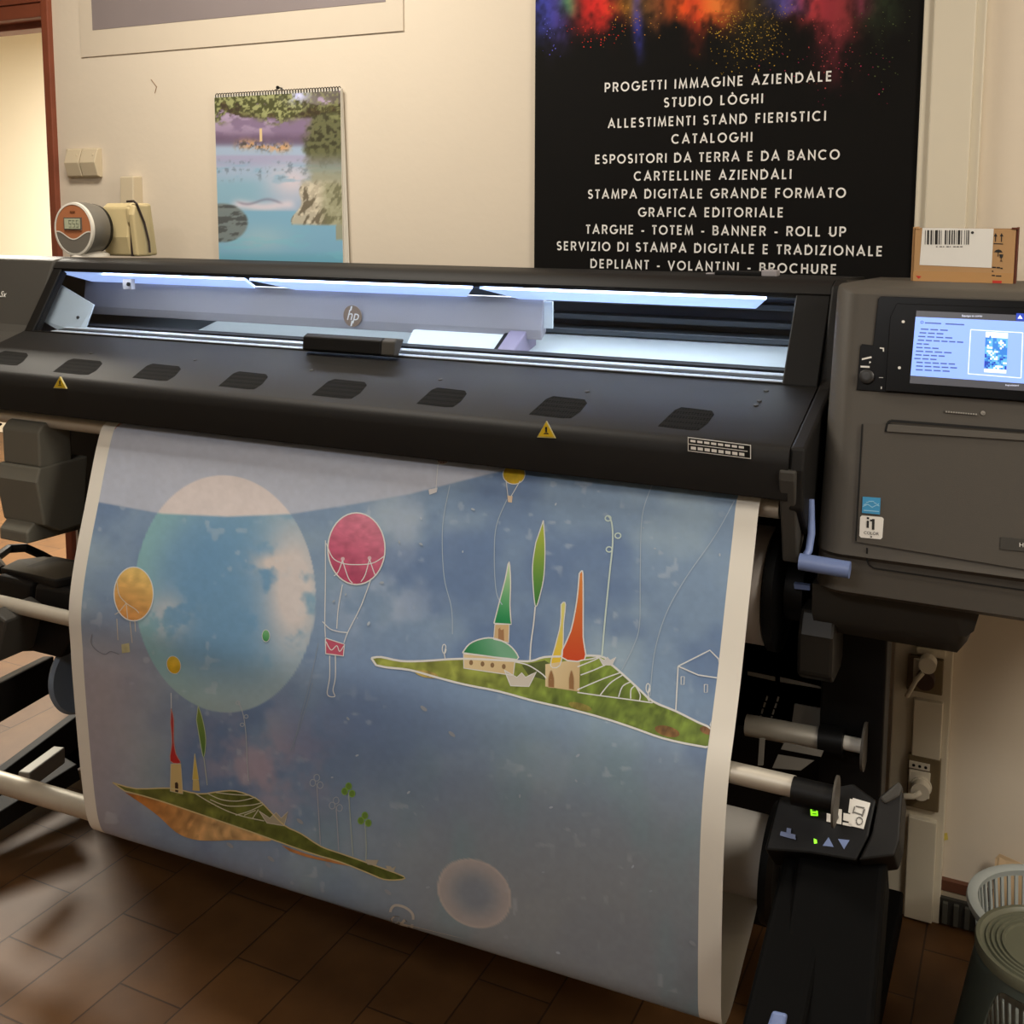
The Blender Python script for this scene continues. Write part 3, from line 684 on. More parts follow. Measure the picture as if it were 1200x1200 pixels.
q.build('foot_pedal', m_blue, printer, bevel=0.003)['label'] = 'pale blue pedal at the foot'
# bar end, hub and thin discs
q = MB().cyl((-0.27, 1.446, 0.727), (-0.215, 1.444, 0.728), 0.019, 20).lathe([(0.034, 0), (0.034, 0.003)], (-0.214, 1.444, 0.726), (1, 0.02, 0), 28, 1)
q.build('bar_hub', [m_black, m_grey], printer, smooth=True)
# spindle behind, with plates around it
q = MB().cyl((-0.42, 1.80, 0.633), (-0.295, 1.80, 0.636), 0.0185, 20, 0).cyl((-0.295, 1.80, 0.636), (-0.255, 1.80, 0.638), 0.024, 20, 1).cyl((-0.255, 1.80, 0.638), (-0.225, 1.80, 0.638), 0.012, 16, 2).lathe([(0.04, 0), (0.04, 0.004)], (-0.224, 1.80, 0.638), (1, 0, 0), 28, 3)
q.build('spindle', [m_metal, m_black, m_white, m_grey], printer, smooth=True)
m_plate = mat('worn_grey_plate', (128, 124, 116), 0.6, noise=0.1, nscale=15)
for pts, yy, nn in (([(931, 825), (978, 834), (975, 856), (928, 847)], 1.85, (0, -1, 0)), ([(919, 870), (965, 880), (962, 887), (915, 878)], 1.75, (0, -1, .3)), ([(912, 884), (954, 891), (938, 903), (905, 900)], 1.74, (0, -1, .5)),
                    ([(876, 786.5), (908, 793), (908, 798), (876, 791)], 1.84, (0, -1, .5)), ([(914, 793), (958, 803.5), (969, 808), (914, 799)], 1.84, (0, -1, .5)), ([(890, 866), (896, 866), (894, 897), (888, 897)], 1.70, (0, -1, 0))):
    MB().plate([P(*p, y=yy) for p in pts], nn, 0.004).build('guide_plate', m_plate, printer)
for bx, by in ((898, 816), (911, 817)):
    q = MB()
    for k in range(5):
        xx = bx-2.6*k; yy = by+7.6*k
        q.plate([P(xx, yy, y=1.82), P(xx+2, yy+0.4, y=1.82), P(xx+0.6, yy+5.4, y=1.82), P(xx-1.4, yy+5, y=1.82)], (0, -1, 0), 0.003)
    q.build('chain_strip', m_plate, printer)
MB().box(-0.62, -0.30, 1.86, 1.92, 0.30, 0.84).build('inner_panel', m_black, printer)

# ------------------------------------------------------------------ the printed sheet
Lp = [(1.80, 1.128), (1.70, 1.112), (1.64, 1.104), (1.612, 1.0985), (1.588, 1.089), (1.576, 1.070), (1.558, 1.020), (1.533, 0.939), (1.505, 0.850), (1.487, 0.779), (1.479, 0.722), (1.480, 0.66), (1.481, 0.60), (1.487, 0.454), (1.495, 0.33), (1.504, 0.275), (1.518, 0.250), (1.540, 0.240), (1.565, 0.250), (1.60, 0.31), (1.665, 0.40), (1.709, 0.50)]
Rp = [(1.80, 1.128), (1.70, 1.114), (1.64, 1.1065), (1.612, 1.102), (1.590, 1.096), (1.576, 1.082), (1.560, 1.035), (1.535, 0.965), (1.499, 0.860), (1.469, 0.790), (1.443, 0.735), (1.428, 0.67), (1.423, 0.60), (1.424, 0.50), (1.430, 0.40), (1.436, 0.358), (1.450, 0.338), (1.475, 0.330), (1.505, 0.335), (1.56, 0.36), (1.66, 0.41), (1.709, 0.50)]
SX0, SX1 = -1.700, -0.359
def dense(p, n=40):
    p = np.array(p); out = []
    for i in range(len(p)-1):
        p0, p1, p2, p3 = p[max(i-1, 0)], p[i], p[i+1], p[min(i+2, len(p)-1)]
        m1 = (p2-p0)/2; m2 = (p3-p1)/2
        for k in range(n):
            t = k/n
            out.append((2*t**3-3*t**2+1)*p1+(t**3-2*t**2+t)*m1+(-2*t**3+3*t**2)*p2+(t**3-t**2)*m2)
    out.append(p[-1]); return np.array(out)
LD, RD = dense(Lp), dense(Rp); NT = len(LD)
TT = np.linspace(0, 1, NT)
def sheet(s, t):
    s = np.asarray(s, float); t = np.asarray(t, float)
    y = (1-s)*np.interp(t, TT, LD[:, 0])+s*np.interp(t, TT, RD[:, 0])
    z = (1-s)*np.interp(t, TT, LD[:, 1])+s*np.interp(t, TT, RD[:, 1])
    return np.stack([SX0+(SX1-SX0)*s, y, z], -1)
def sheet_n(s, t):
    e = 1e-3
    a = sheet(s+e, t)-sheet(s-e, t); b = sheet(s, np.clip(t+e, 0, 1))-sheet(s, np.clip(t-e, 0, 1))
    n = np.cross(a, b); n /= np.linalg.norm(n, axis=-1, keepdims=True)
    return -n
def proj(p):
    v = p-CAM; w = v @ _fw
    return np.stack([CX+F*(v @ _rt)/w, CY-F*(v @ _up)/w], -1)
TA, TB = 4.6/21, 17.0/21
# the print is drawn in the plane coordinates of the picture, then wrapped onto the sheet
gs, gt = np.meshgrid(np.linspace(0, 1, 60), np.linspace(TA, TB, 240))
gp = proj(sheet(gs, gt)).reshape(-1, 2); gst = np.stack([gs.ravel(), gt.ravel()], -1)
def wrap(pts):
    pts = np.asarray(pts, float)
    st = np.array([gst[np.argmin(((gp-p)**2).sum(1))] for p in pts])
    for _ in range(6):
        e = 1e-4
        f0 = proj(sheet(st[:, 0], st[:, 1])); fs = proj(sheet(st[:, 0]+e, st[:, 1])); ft_ = proj(sheet(st[:, 0], st[:, 1]+e))
        a = (fs-f0)/e; b = (ft_-f0)/e; r = pts-f0
        det = a[:, 0]*b[:, 1]-a[:, 1]*b[:, 0]; det = np.where(np.abs(det) < 1e-6, 1e-6, det)
        ds = (r[:, 0]*b[:, 1]-r[:, 1]*b[:, 0])/det; dt = (a[:, 0]*r[:, 1]-a[:, 1]*r[:, 0])/det
        st[:, 0] += np.clip(ds, -.1, .1); st[:, 1] += np.clip(dt, -.05, .05)
        st[:, 0] = np.clip(st[:, 0], 0.0, 1.0); st[:, 1] = np.clip(st[:, 1], TA-0.06, TB+0.06)
    return st
MG = 0.026                                  # white margin
ns, nt_ = 340, 460
tvals = np.concatenate([np.linspace(0, TA, 24, endpoint=False), np.linspace(TA, TB, nt_, endpoint=False), np.linspace(TB, 1, 30)])
svals = np.concatenate([[0, MG*0.5, MG-1e-4], np.linspace(MG, 1-MG, ns), [1-MG+1e-4, 1-MG*0.5, 1]])
gs, gt = np.meshgrid(svals, tvals)
pos = sheet(gs, gt); pix = proj(pos); X, Y = pix[..., 0], pix[..., 1]
def mixc(c, d, w): return c*(1-w[..., None])+np.array(d, float)*w[..., None]
c = np.zeros(X.shape+(3,)); c[:] = (122, 148, 182)
c = mixc(c, (142, 166, 190), sm(0.45, 0.75, fbm(X/90, Y/90, 1)))
c = mixc(c, (100, 126, 168), sm(0.5, 0.75, fbm(X/120+7, Y/110, 2)))
c = mixc(c, (140, 146, 156), sm(800, 1060, Y)*0.85*sm(330, 560, X))
c = mixc(c, (124, 152, 168), sm(0.45, 0.8, fbm(X/60, Y/150, 4))*sm(780, 900, Y)*0.6)
lw_ = sm(0.40, 0.68, fbm(X/70, Y/70, 9))
c = mixc(c, (168, 160, 170), sm(250, 110, X+0.15*(Y-800))*sm(690, 800, Y)*0.85)
c = mixc(c, (176, 160, 178), np.exp(-((X-310)/75)**2-((Y-900)/60)**2)*0.9*sm(.3, .6, fbm(X/30, Y/30, 3)))
c = mixc(c, (176, 190, 214), np.exp(-((X-445)/60)**2-((Y-705)/45)**2)*0.65*sm(.3, .62, fbm(X/34, Y/34, 5)))
c = mixc(c, (190, 200, 216), np.exp(-((X-470)/50)**2-((Y-612)/40)**2)*0.45*sm(.3, .62, fbm(X/34, Y/34, 6)))
c = mixc(c, (88, 112, 168), np.exp(-((X-430)/110)**2-((Y-860)/90)**2)*0.5)
c = mixc(c, (158, 150, 166), sm(940, 1080, Y+0.2*X-60)*sm(420, 200, X)*0.6)
# big bubble
bx, by = (X-264-0.02*(Y-696))/106.0, (Y-696)/139.0
rr_ = np.sqrt(bx*bx+by*by); inb = sm(1.006, 0.994, rr_)
bub = np.zeros_like(c); bub[:] = (106, 152, 194)
bub = mixc(bub, (130, 168, 196), sm(0.35, 1.0, rr_)*0.85)
bub = mixc(bub, (134, 184, 190), sm(0.6, 1.0, rr_)*sm(0.3, -0.6, bx)*0.75)
bub = mixc(bub, (168, 186, 188), sm(0.45, 1.0, by)*0.7)
bub = mixc(bub, (212, 206, 208), np.clip(np.exp(-((X-345)/34)**2-((Y-690)/75)**2)*1.3, 0, 1)*sm(.28, .5, fbm(X/26, Y/26, 8)))
bub = mixc(bub, (214, 206, 206), np.clip(np.exp(-((X-325)/26)**2-((Y-660)/12)**2)*1.3, 0, 1)*sm(.25, .5, fbm(X/16, Y/16, 18)))
bub = mixc(bub, (176, 190, 204), np.clip(np.exp(-((X-195)/24)**2-((Y-722)/26)**2)*1.2, 0, 1)*sm(.3, .5, fbm(X/18, Y/18, 28)))
c = c*(1-inb[..., None]*0.92)+bub*inb[..., None]*0.92
# pale planet at the top
yc = np.interp(X, [100, 113, 190, 267, 340, 413, 480, 535, 592, 700], [586, 588, 602, 605.5, 602.5, 591, 579, 565, 551, 515])
pl = sm(1.5, -1.5, Y-yc)
pc = np.zeros_like(c); pc[:] = (180, 186, 204)
pc = mixc(pc, (174, 184, 206), fbm(X/80, Y/50, 11))
pc = mixc(pc, (226, 214, 212), inb*0.75)
c = c*(1-pl[..., None])+pc*pl[..., None]
rd = sm(1.4, 0.6, np.sqrt(((X-133)/9)**2+((Y-500)/8)**2)); c = mixc(c, (176, 92, 76), rd*(X < 144)*(Y < 507-0.6*(X-126)))
# small moon at the bottom
mx_, my_ = X-556, Y-1047; a_ = math.radians(35); mu = mx_*math.cos(a_)+my_*math.sin(a_); mv = -mx_*math.sin(a_)+my_*math.cos(a_)
r2 = np.sqrt((mu/45.5)**2+(mv/38)**2); im = sm(1.02, 0.98, r2)
mc = np.zeros_like(c); mc[:] = (132, 142, 160); mc = mixc(mc, (176, 170, 174), sm(0.25, 0.95, r2)); mc = mixc(mc, (196, 186, 184), sm(0.90, 1.0, r2))
c = c*(1-im[..., None]*0.9)+mc*im[..., None]*0.9
# drifting specks
sp = sm(0.80, 0.9, vnoise(X/9.0, Y/9.0, 31))*sm(0.45, 0.7, fbm(X/60, Y/60, 33))*(1-pl)
c = mixc(c, (190, 200, 212), sp*0.35)
c = c*(0.97+0.06*fbm(X/6, Y/6, 41))[..., None]
wm = ((gs < MG) | (gs > 1-MG) | (gt < 3.0/21) | (gt > TB+0.035))
c[wm] = (222, 219, 212)
c = c*1.05+np.array((5, 5, 2))
cols = linarr(c)
sh = MB(); nr, nc = gs.shape
fcs = [(j*nc+i, j*nc+i+1, (j+1)*nc+i+1, (j+1)*nc+i) for j in range(nr-1) for i in range(nc-1)]
sh.add(pos.reshape(-1, 3), fcs, 0, cols.reshape(-1, 3))
LIFT = [0.0005]
def emit2d(verts, faces, cols):
    st = wrap(verts); st[:, 0] = np.clip(st[:, 0], MG, 1-MG); p = sheet(st[:, 0], st[:, 1])+sheet_n(st[:, 0], st[:, 1])*LIFT[0]
    sh.add(p, faces, 0, [linarr(k) for k in cols])
def shape(pts, col, col2=None, grad=None, jit=0.0, cell=9.0, outline=None, ow=1.6):
    """filled drawing; grad = ((x0,y0),(x1,y1)) runs col -> col2 (ink gradient of the drawing)"""
    bm = bmesh.new(); vs = [bm.verts.new((x, y, 0)) for x, y in pts]; bm.faces.new(vs)
    bmesh.ops.triangulate(bm, faces=bm.faces[:])
    for _ in range(6):
        es = [e for e in bm.edges if e.calc_length() > cell]
        if not es: break
        bmesh.ops.subdivide_edges(bm, edges=es, cuts=1); bmesh.ops.triangulate(bm, faces=[f for f in bm.faces if len(f.verts) > 3])
    bm.verts.index_update()
    v = np.array([(q.co.x, q.co.y) for q in bm.verts]); f = [tuple(q.index for q in fc_.verts) for fc_ in bm.faces]; bm.free()
    cc = np.tile(np.array(col, float), (len(v), 1))
    if col2 is not None:
        g0, g1 = map(np.array, grad); d = g1-g0; t = np.clip(((v-g0) @ d)/(d @ d), 0, 1)
        cc = cc*(1-t[:, None])+np.array(col2, float)*t[:, None]
    if jit: cc = cc*(1+jit*(fbm(v[:, 0]/7, v[:, 1]/7, 51)[:, None]-0.5)*2)
    emit2d(v, f, cc)
    LIFT[0] += 0.000004
    if outline: line(pts+[pts[0]], ow, outline)
def line(pts, w, col=(226, 230, 232)):
    pts = np.array(pts, float); out = [pts[0]]
    for a, b in zip(pts, pts[1:]):
        n = max(1, int(np.hypot(*(b-a))/7))
        for k in range(1, n+1): out.append(a+(b-a)*k/n)
    o = np.array(out); v = []; f = []
    for i in range(len(o)):
        d = o[min(i+1, len(o)-1)]-o[max(i-1, 0)]; L = np.hypot(*d); d = d/L if L > 0 else np.array([1, 0]); n = np.array([-d[1], d[0]])
        v += [o[i]+n*w/2, o[i]-n*w/2]
    for i in range(len(o)-1): f.append((2*i, 2*i+1, 2*i+3, 2*i+2))
    LIFT[0] += 0.00012; emit2d(np.array(v), f, [col]*len(v)); LIFT[0] -= 0.000117
def smooth_pts(p, n=6):
    return [tuple(q) for q in dense(p, n)]
def ell(cx, cy, rx, ry, rot=0, n=36, a0=0, a1=360):
    r = math.radians(rot); out = []
    for k in range(n+(a1-a0 < 360)):
        a = math.radians(a0+(a1-a0)*k/n); x, y = rx*math.cos(a), ry*math.sin(a)
        out.append((cx+x*math.cos(r)-y*math.sin(r), cy+x*math.sin(r)+y*math.cos(r)))
    return out
A = lambda pts: [(420+x/2.609, 540+y/2.609) for x, y in pts]
B = lambda pts: [(80+x/3.0, 480+y/3.0) for x, y in pts]
D = lambda pts: [(100+x/3.0, 780+y/3.0) for x, y in pts]
WH = (228, 230, 230); CREAM = (226, 208, 166)
# strings
for pts in ([(900, 70), (868, 170), (862, 350), (860, 500), (840, 570), (805, 640)], [(1150, 122), (1090, 230), (1000, 360), (940, 470), (905, 590), (892, 720)], [(280, 75), (258, 200), (262, 350), (285, 450), (288, 530)], [(455, 118), (422, 200), (416, 300), (422, 400), (440, 440)]):
    line(smooth_pts(A(pts)), 1.0, (176, 196, 214))
line(smooth_pts(B([(880, 820), (850, 960), (810, 1110), (790, 1200)])), 0.8, (150, 168, 190)); line(smooth_pts(D([(800, 60), (760, 200), (720, 300)])), 0.8, (150, 168, 190))
# right island
isl = A(smooth_pts([(40, 603), (70, 600), (130, 612), (200, 612), (322, 605), (480, 612), (530, 612), (570, 600), (640, 598), (740, 597), (770, 620), (800, 645), (850, 690), (900, 735), (970, 765), (1040, 800), (1115, 835), (1113, 878), (1030, 870), (930, 848), (850, 820), (760, 790), (650, 760), (540, 735), (430, 705), (330, 685), (250, 665), (160, 640), (90, 632), (55, 625)], 3))
shape(isl, (150, 160, 78), (112, 134, 56), ((560, 772), (600, 850)), jit=0.4, outline=WH, ow=2.4)
shape(A([(500, 625), (570, 610), (620, 640), (570, 670), (520, 655)]), (84, 96, 52), jit=0.3)
shape(ell(782, 857, 15, 6, 15), (140, 104, 60), jit=0.5); shape(ell(830, 856, 10, 5, 15), (134, 96, 62), jit=0.5); shape(ell(500, 790, 14, 4, 12), (176, 158, 92), jit=0.5); shape(ell(680, 828, 14, 4, 15), (150, 140, 70), jit=0.5)
for pts in ([(480, 615), (520, 625), (560, 650), (575, 665)], [(670, 630), (720, 610), (742, 598)], [(680, 655), (720, 640), (760, 622)], [(670, 700), (745, 668), (800, 648)], [(740, 716), (770, 680), (808, 655)], [(796, 722), (808, 690), (832, 676)], [(833, 727), (834, 700), (845, 688)], [(860, 733), (862, 715), (850, 692)], [(890, 735), (880, 720), (868, 706)], [(670, 708), (740, 718), (830, 730), (900, 740)], [(680, 610), (710, 606), (740, 598)]):
    line(smooth_pts(A(pts)), 1.4)
# green church
shape(A([(418, 500), (462, 500), (460, 556), (414, 546)]), (214, 186, 142), outline=WH, ow=1.0)
shape(A([(428, 545), (428, 515), (436, 508), (445, 515), (446, 550)]), (168, 128, 92))
shape(A(smooth_pts([(415, 497), (432, 430), (450, 360), (461, 308), (466, 370), (464, 440), (468, 500)], 3)), (30, 140, 82), (196, 226, 176), ((582, 730), (597, 665)), outline=WH, ow=1.4)
shape(A([(322, 590), (480, 606), (474, 656), (323, 634)]), CREAM, (214, 192, 146), ((545, 770), (600, 790)), outline=WH, ow=1.0)
shape(A(smooth_pts([(319, 587), (340, 560), (375, 545), (410, 542), (450, 556), (478, 580), (485, 608), (400, 598)], 3)), (40, 132, 76), (120, 178, 146), ((545, 765), (580, 750)), outline=WH, ow=1.6)
for x in (345, 380, 410, 445): shape(A(ell(x, 617+(x-345)*0.12, 6, 8, n=10)), (140, 112, 80))
# leaf tree
shape(A(smooth_pts([(566, 182), (571, 260), (568, 350), (556, 410), (543, 446), (536, 400), (533, 320), (543, 250)], 4)), (176, 190, 74), (66, 134, 66), ((632, 620), (630, 705)), outline=WH, ow=1.2)
line(smooth_pts(A([(541, 446), (536, 500), (528, 560), (525, 614)])), 1.6)
# yellow and orange towers
shape(A(smooth_pts([(627, 432), (634, 440), (628, 500), (626, 570), (616, 626), (588, 626), (604, 560), (618, 500), (620, 440)], 3)), (230, 196, 60), (226, 224, 140), ((655, 780), (660, 710)), outline=WH, ow=1.2)
shape(A([(572, 622), (678, 606), (676, 706), (572, 690)]), CREAM, (206, 182, 138), ((640, 780), (680, 800)))
for x, w in ((590, 9), (652, 8)): shape(A(smooth_pts([(x-w, 690+(x-572)*.1), (x-w, 665), (x, 640), (x+w, 665), (x+w, 692+(x-572)*.1)], 3)), (150, 112, 74), outline=(196, 170, 130), ow=1.0)
shape(A(smooth_pts([(681, 338), (687, 345), (688, 440), (688, 540), (692, 608), (621, 600), (650, 520), (668, 430), (676, 345)], 3)), (206, 78, 38), (226, 140, 70), ((680, 770), (682, 680)), outline=WH, ow=1.6)
# curl plant
line(smooth_pts(A([(745, 598), (755, 480), (768, 350), (778, 250), (775, 190), (764, 167)])), 1.8, (206, 226, 220))
for x, y in ((764, 176), (794, 229), (767, 271)): line(A(ell(x, y, 9, 8, n=14))+A([(x+9, y)]), 1.5, (206, 226, 220))
line(A(ell(263, 575, 6, 14, n=14))+A([(263, 589), (266, 606)]), 1.1)
line(A(ell(886, 695, 6, 14, n=14))+A([(886, 709), (890, 735)]), 1.3)
# paper boats
shape(A([(447, 640), (485, 662), (500, 648), (512, 662), (545, 645), (522, 690), (466, 688)]), (210, 206, 196), outline=WH, ow=1.0)
shape(A([(735, 600), (752, 610), (762, 600), (770, 610), (788, 600), (776, 625), (748, 624)]), (214, 214, 214), outline=WH, ow=0.8)
# outlined house and tent
for pts in ([(978, 628), (1075, 579), (1128, 632)], [(978, 628), (1040, 655), (1126, 668)], [(978, 628), (971, 762)], [(1115, 765), (1085, 797), (1076, 806), (1110, 826)], [(1085, 797), (1115, 808)], [(1112, 766), (1116, 756)]): line(A(pts), 1.5)
for x, y in ((992, 672), (1063, 696)): line(A([(x-5, y-12), (x+5, y-12), (x+4, y+12), (x-5, y+12), (x-5, y-12)]), 1.0)
# balloons
def balloon(cx, cy, rx, ry, c1, c2, rot=0, ow=1.5, cell=6):
    shape(ell(cx, cy, rx, ry, rot, 40), c1, c2, ((cx-rx*.5, cy+ry*.8), (cx+rx*.5, cy-ry*.8)), jit=0.15, cell=cell, outline=WH, ow=ow)
balloon(418, 643, 33.5, 42, (186, 80, 114), (218, 136, 160))
for pts in ([(908, 470), (930, 520), (965, 540), (1010, 545), (1070, 540), (1112, 515)], [(965, 530), (950, 570), (935, 585)], [(965, 530), (985, 590), (1000, 610)], [(1060, 525), (1045, 580), (1030, 605)], [(1060, 525), (1075, 570), (1082, 585)], [(905, 460), (905, 600), (903, 740), (905, 800)], [(965, 615), (950, 700), (945, 770)], [(1065, 595), (1030, 690), (985, 780), (970, 820)], [(895, 745), (920, 770), (950, 780), (982, 784)], [(920, 865), (920, 940), (912, 1000), (938, 1008), (932, 985), (940, 940), (940, 865)]):
    line(smooth_pts(B(pts)), 1.1)
for x, y in ((966, 525), (1060, 522)): shape(B(ell(x, y, 7, 7, n=10)), (222, 190, 200))
shape(B([(905, 803), (972, 825), (968, 866), (906, 858)]), (196, 92, 118), outline=WH, ow=1.2)
line(smooth_pts(B([(907, 815), (925, 845), (945, 830), (955, 850), (970, 830)])), 1.0)
balloon(157, 696, 23, 31.5, (214, 152, 88), (232, 202, 124), ow=1.2)
for pts in ([(172, 600), (180, 650), (205, 680), (235, 700), (250, 715)], [(205, 680), (180, 710), (165, 720)], [(205, 680), (210, 735)], [(172, 735), (176, 810)], [(218, 745), (226, 820)], [(235, 738), (238, 780)]): line(smooth_pts(B(pts)), 0.9, (214, 206, 190))
shape(B([(188, 825), (215, 820), (218, 852), (190, 856)]), (196, 192, 150), jit=.2)
line(smooth_pts(B([(85, 790), (82, 820), (100, 845), (130, 860), (150, 850), (180, 860)])), 1.0, (130, 134, 146))
balloon(204, 779, 8, 10.5, (206, 166, 34), (224, 190, 70), rot=-15, ow=0.6)
balloon(312, 745, 4.5, 7, (70, 150, 90), (130, 196, 140), ow=0.6)
balloon(602.5, 556, 13, 11.5, (206, 170, 30), (222, 194, 66), ow=1.0)
line(A([(452, 60), (458, 108)]), 0.9); line(A([(495, 62), (468, 108)]), 0.9); shape(A([(456, 106), (472, 108), (470, 128), (458, 126)]), (228, 206, 178))
shape(A(ell(258, -2, 17, 14, n=16)), (196, 178, 180), outline=WH, ow=0.8)
for x in (246, 254, 262, 270): line(A([(x, -10), (x-1, 8)]), 1.2, (120, 60, 60))
line(A([(244, 10), (238, 85)]), 0.8); shape(A([(215, 88), (243, 82), (240, 96), (218, 104)]), (214, 214, 218))
# lower left island
und = D(smooth_pts([(140, 445), (250, 470), (400, 520), (560, 575), (655, 612), (600, 615), (520, 612), (450, 615), (380, 610), (320, 585), (260, 530), (200, 485)], 3))
shape(und, (196, 126, 62), (206, 168, 116), ((160, 940), (250, 975)), jit=0.35)
shape(D(smooth_pts([(690, 630), (800, 668), (870, 682), (940, 705), (860, 690), (780, 672), (720, 652)], 3)), (196, 136, 84), jit=0.2)
top = D(smooth_pts([(97, 410), (180, 432), (300, 430), (400, 450), (470, 442), (530, 440), (600, 465), (640, 500), (700, 560), (760, 590), (830, 635), (900, 660), (1000, 695), (1120, 740), (1100, 752), (1050, 750), (1000, 730), (900, 690), (800, 660), (700, 625), (560, 575), (400, 520), (250, 470), (140, 440)], 3))
shape(top, (112, 118, 56), (88, 100, 44), ((160, 930), (420, 1020)), jit=0.45, outline=(214, 200, 150), ow=1.5)
for pts in ([(390, 450), (440, 480), (500, 510), (560, 530), (630, 545)], [(430, 448), (480, 470), (540, 475), (600, 462)], [(460, 445), (520, 452), (580, 455)], [(440, 470), (500, 492), (580, 490), (625, 480)], [(530, 525), (580, 510), (630, 485)], [(590, 535), (610, 505)], [(560, 525), (600, 508)]):
    line(smooth_pts(D(pts)), 1.1, (206, 206, 186))
shape(D([(302, 345), (337, 345), (344, 450), (300, 440)]), (214, 190, 132), outline=(210, 204, 180), ow=0.8)
shape(D([(317, 442), (316, 412), (323, 408), (328, 415), (328, 446)]), (60, 44, 36))
shape(D(smooth_pts([(303, 150), (312, 190), (312, 260), (320, 310), (336, 341), (300, 334), (306, 270), (301, 200)], 3)), (190, 44, 48), (176, 70, 76), ((205, 890), (202, 830)), outline=(206, 160, 150), ow=0.8)
line(D([(303, 95), (304, 150)]), 0.9)
shape(D([(380, 400), (400, 402), (404, 440), (378, 438)]), (206, 186, 120)); shape(D([(386, 308), (400, 400), (378, 400)]), (214, 190, 96), outline=(214, 206, 170), ow=.7)
shape(D(smooth_pts([(398, 140), (414, 190), (425, 260), (417, 322), (404, 260), (392, 190)], 4)), (88, 128, 62), (128, 150, 72), ((236, 880), (233, 830)), outline=(190, 206, 170), ow=0.9)
line(smooth_pts(D([(418, 322), (424, 370), (430, 420)])), 1.0, (190, 200, 190))
line(smooth_pts(D([(540, 128), (556, 170), (566, 240), (570, 330), (575, 405)])), 1.0, (186, 196, 206))
for x, y in ((538, 130), (567, 178), (553, 207)): line(D(ell(x, y, 7, 6, n=10))+D([(x+7, y)]), 0.9, (186, 196, 206))
shape(D([(612, 510), (650, 535), (672, 515), (690, 535), (714, 512), (700, 562), (640, 552)]), (176, 170, 150), outline=(214, 210, 196), ow=0.8)
for x, y, bx_, by_, g in ((815, 415, 828, 628, 0), (883, 495, 892, 650, 0), (927, 445, 942, 668, 1), (984, 548, 988, 680, 1)):
    cl = (140, 186, 84) if g else (178, 190, 204)
    line(smooth_pts(D([(x, y), (x+5, y+80), (bx_, by_)])), 1.1, (180, 196, 190) if g else (178, 186, 200))
    for dx, dy in ((-14, -4), (12, 4), (0, -22)): 
        if g: shape(D(ell(x+dx, y+dy, 9, 11, n=12)), (112, 150, 70))
        line(D(ell(x+dx, y+dy, 10, 12, n=14))+D([(x+dx+10, y+dy)]), 1.0, cl)
for x, y, s_ in ((1008, 690, 24), (1075, 712, 18)): shape(D([(x-s_, y-10), (x-4, y), (x, y-8), (x+5, y), (x+s_, y-8), (x+s_*.6, y+12), (x-s_*.6, y+8)]), (190, 184, 166))
# small ring at the bottom and loose flakes
line(smooth_pts(D([(1072, 885), (1076, 855), (1093, 841), (1128, 850), (1153, 876), (1148, 920)])), 3.0, (200, 198, 192))
shape(D(ell(1106, 900, 34, 17, 26, n=24)), (206, 202, 192), outline=(120, 118, 112), ow=0.8)
shape(D(smooth_pts([(870, 865), (930, 880), (1000, 915), (960, 905)], 3)), (180, 172, 178))
for k in range(46):
    x, y = rng.uniform(380, 850), rng.uniform(590, 1150)
    if y > 970+(x-105)*0.338-22 or (440 < x < 850 and 690 < y < 880) or (520 < x < 600 and 1000 < y < 1095): continue
    s_ = rng.uniform(0.6, 2.2); r_ = rng.uniform(0, 180)
    shape(ell(x, y, s_*1.3, s_*0.7, r_, n=8), tuple(np.array((176, 190, 204))+rng.uniform(-14, 14)), cell=30)
for x, y in ((812, 1105), (352, 962), (385, 1013), (455, 1045), (318, 1006), (270, 990), (530, 860), (497, 830)):
    shape(ell(x, y, 5, 2.2, 38, n=8), (160, 168, 180), cell=30)
mat_art = vcol_mat('printed_vinyl', 0.45, spec=0.35)
so = sh.build('printed_sheet', mat_art, None, smooth=True, loc=(-1.03, 1.5, 0.24), recalc=False)
tag(so, 'wide blue print of balloons and floating islands hanging from the printer', 'print')

# ------------------------------------------------------------------ rolls of media
mr = thing('media_roll', 'thick white roll of media behind the hanging print', 'roll', (-1.03, 1.755, 0.80))
RY, RZ, RR = 1.757, 0.905, 0.098
MB().cyl((-1.68, RY, RZ), (-0.372, RY, RZ), RR, 56).build('roll', mat('white_vinyl_roll', (214, 206, 200), 0.5, noise=0.02), mr, smooth=True)
q = MB().lathe([(0.085, 0), (0.105, 0.003), (0.105, 0.018), (0.085, 0.024), (0.05, 0.026), (0.05, 0.055), (0.03, 0.057)], (-0.371, RY, RZ), (1, 0, 0), 40)
q.build('hub', m_black, mr, smooth=True)
q = MB().prism([(1.69, 0.90), (1.67, 0.865), (1.67, 0.80), (1.69, 0.785), (1.75, 0.785), (1.77, 0.80), (1.77, 0.90)], -0.314, -0.258)
q.build('hub_lock', mat('smoky_plastic', (36, 33, 29), 0.4, noise=0.1, spec=0.2), mr, bevel=0.006)
q = MB().plate([P(930, 684, y=1.70), P(949, 686, y=1.70), P(949, 692, y=1.70), P(931, 690, y=1.70)], (0, -1, 0), 0.01)
q.build('hub_tab', m_blue, mr)['label'] = 'small pale blue tab'
tk = thing('take_up_reel', 'low take-up reel with black end disc and blue-grey end disc behind the print', 'reel', (-1.05, 1.68, 0.38))
TY_, TZ = 1.645, P(908, 1008, y=1.645)[2]
MB().cyl((-1.70, TY_, TZ+0.008), (-0.34, TY_, TZ), 0.064, 44).build('wound_print', mat('print_back', (206, 202, 196), 0.6, noise=0.03), tk, smooth=True)
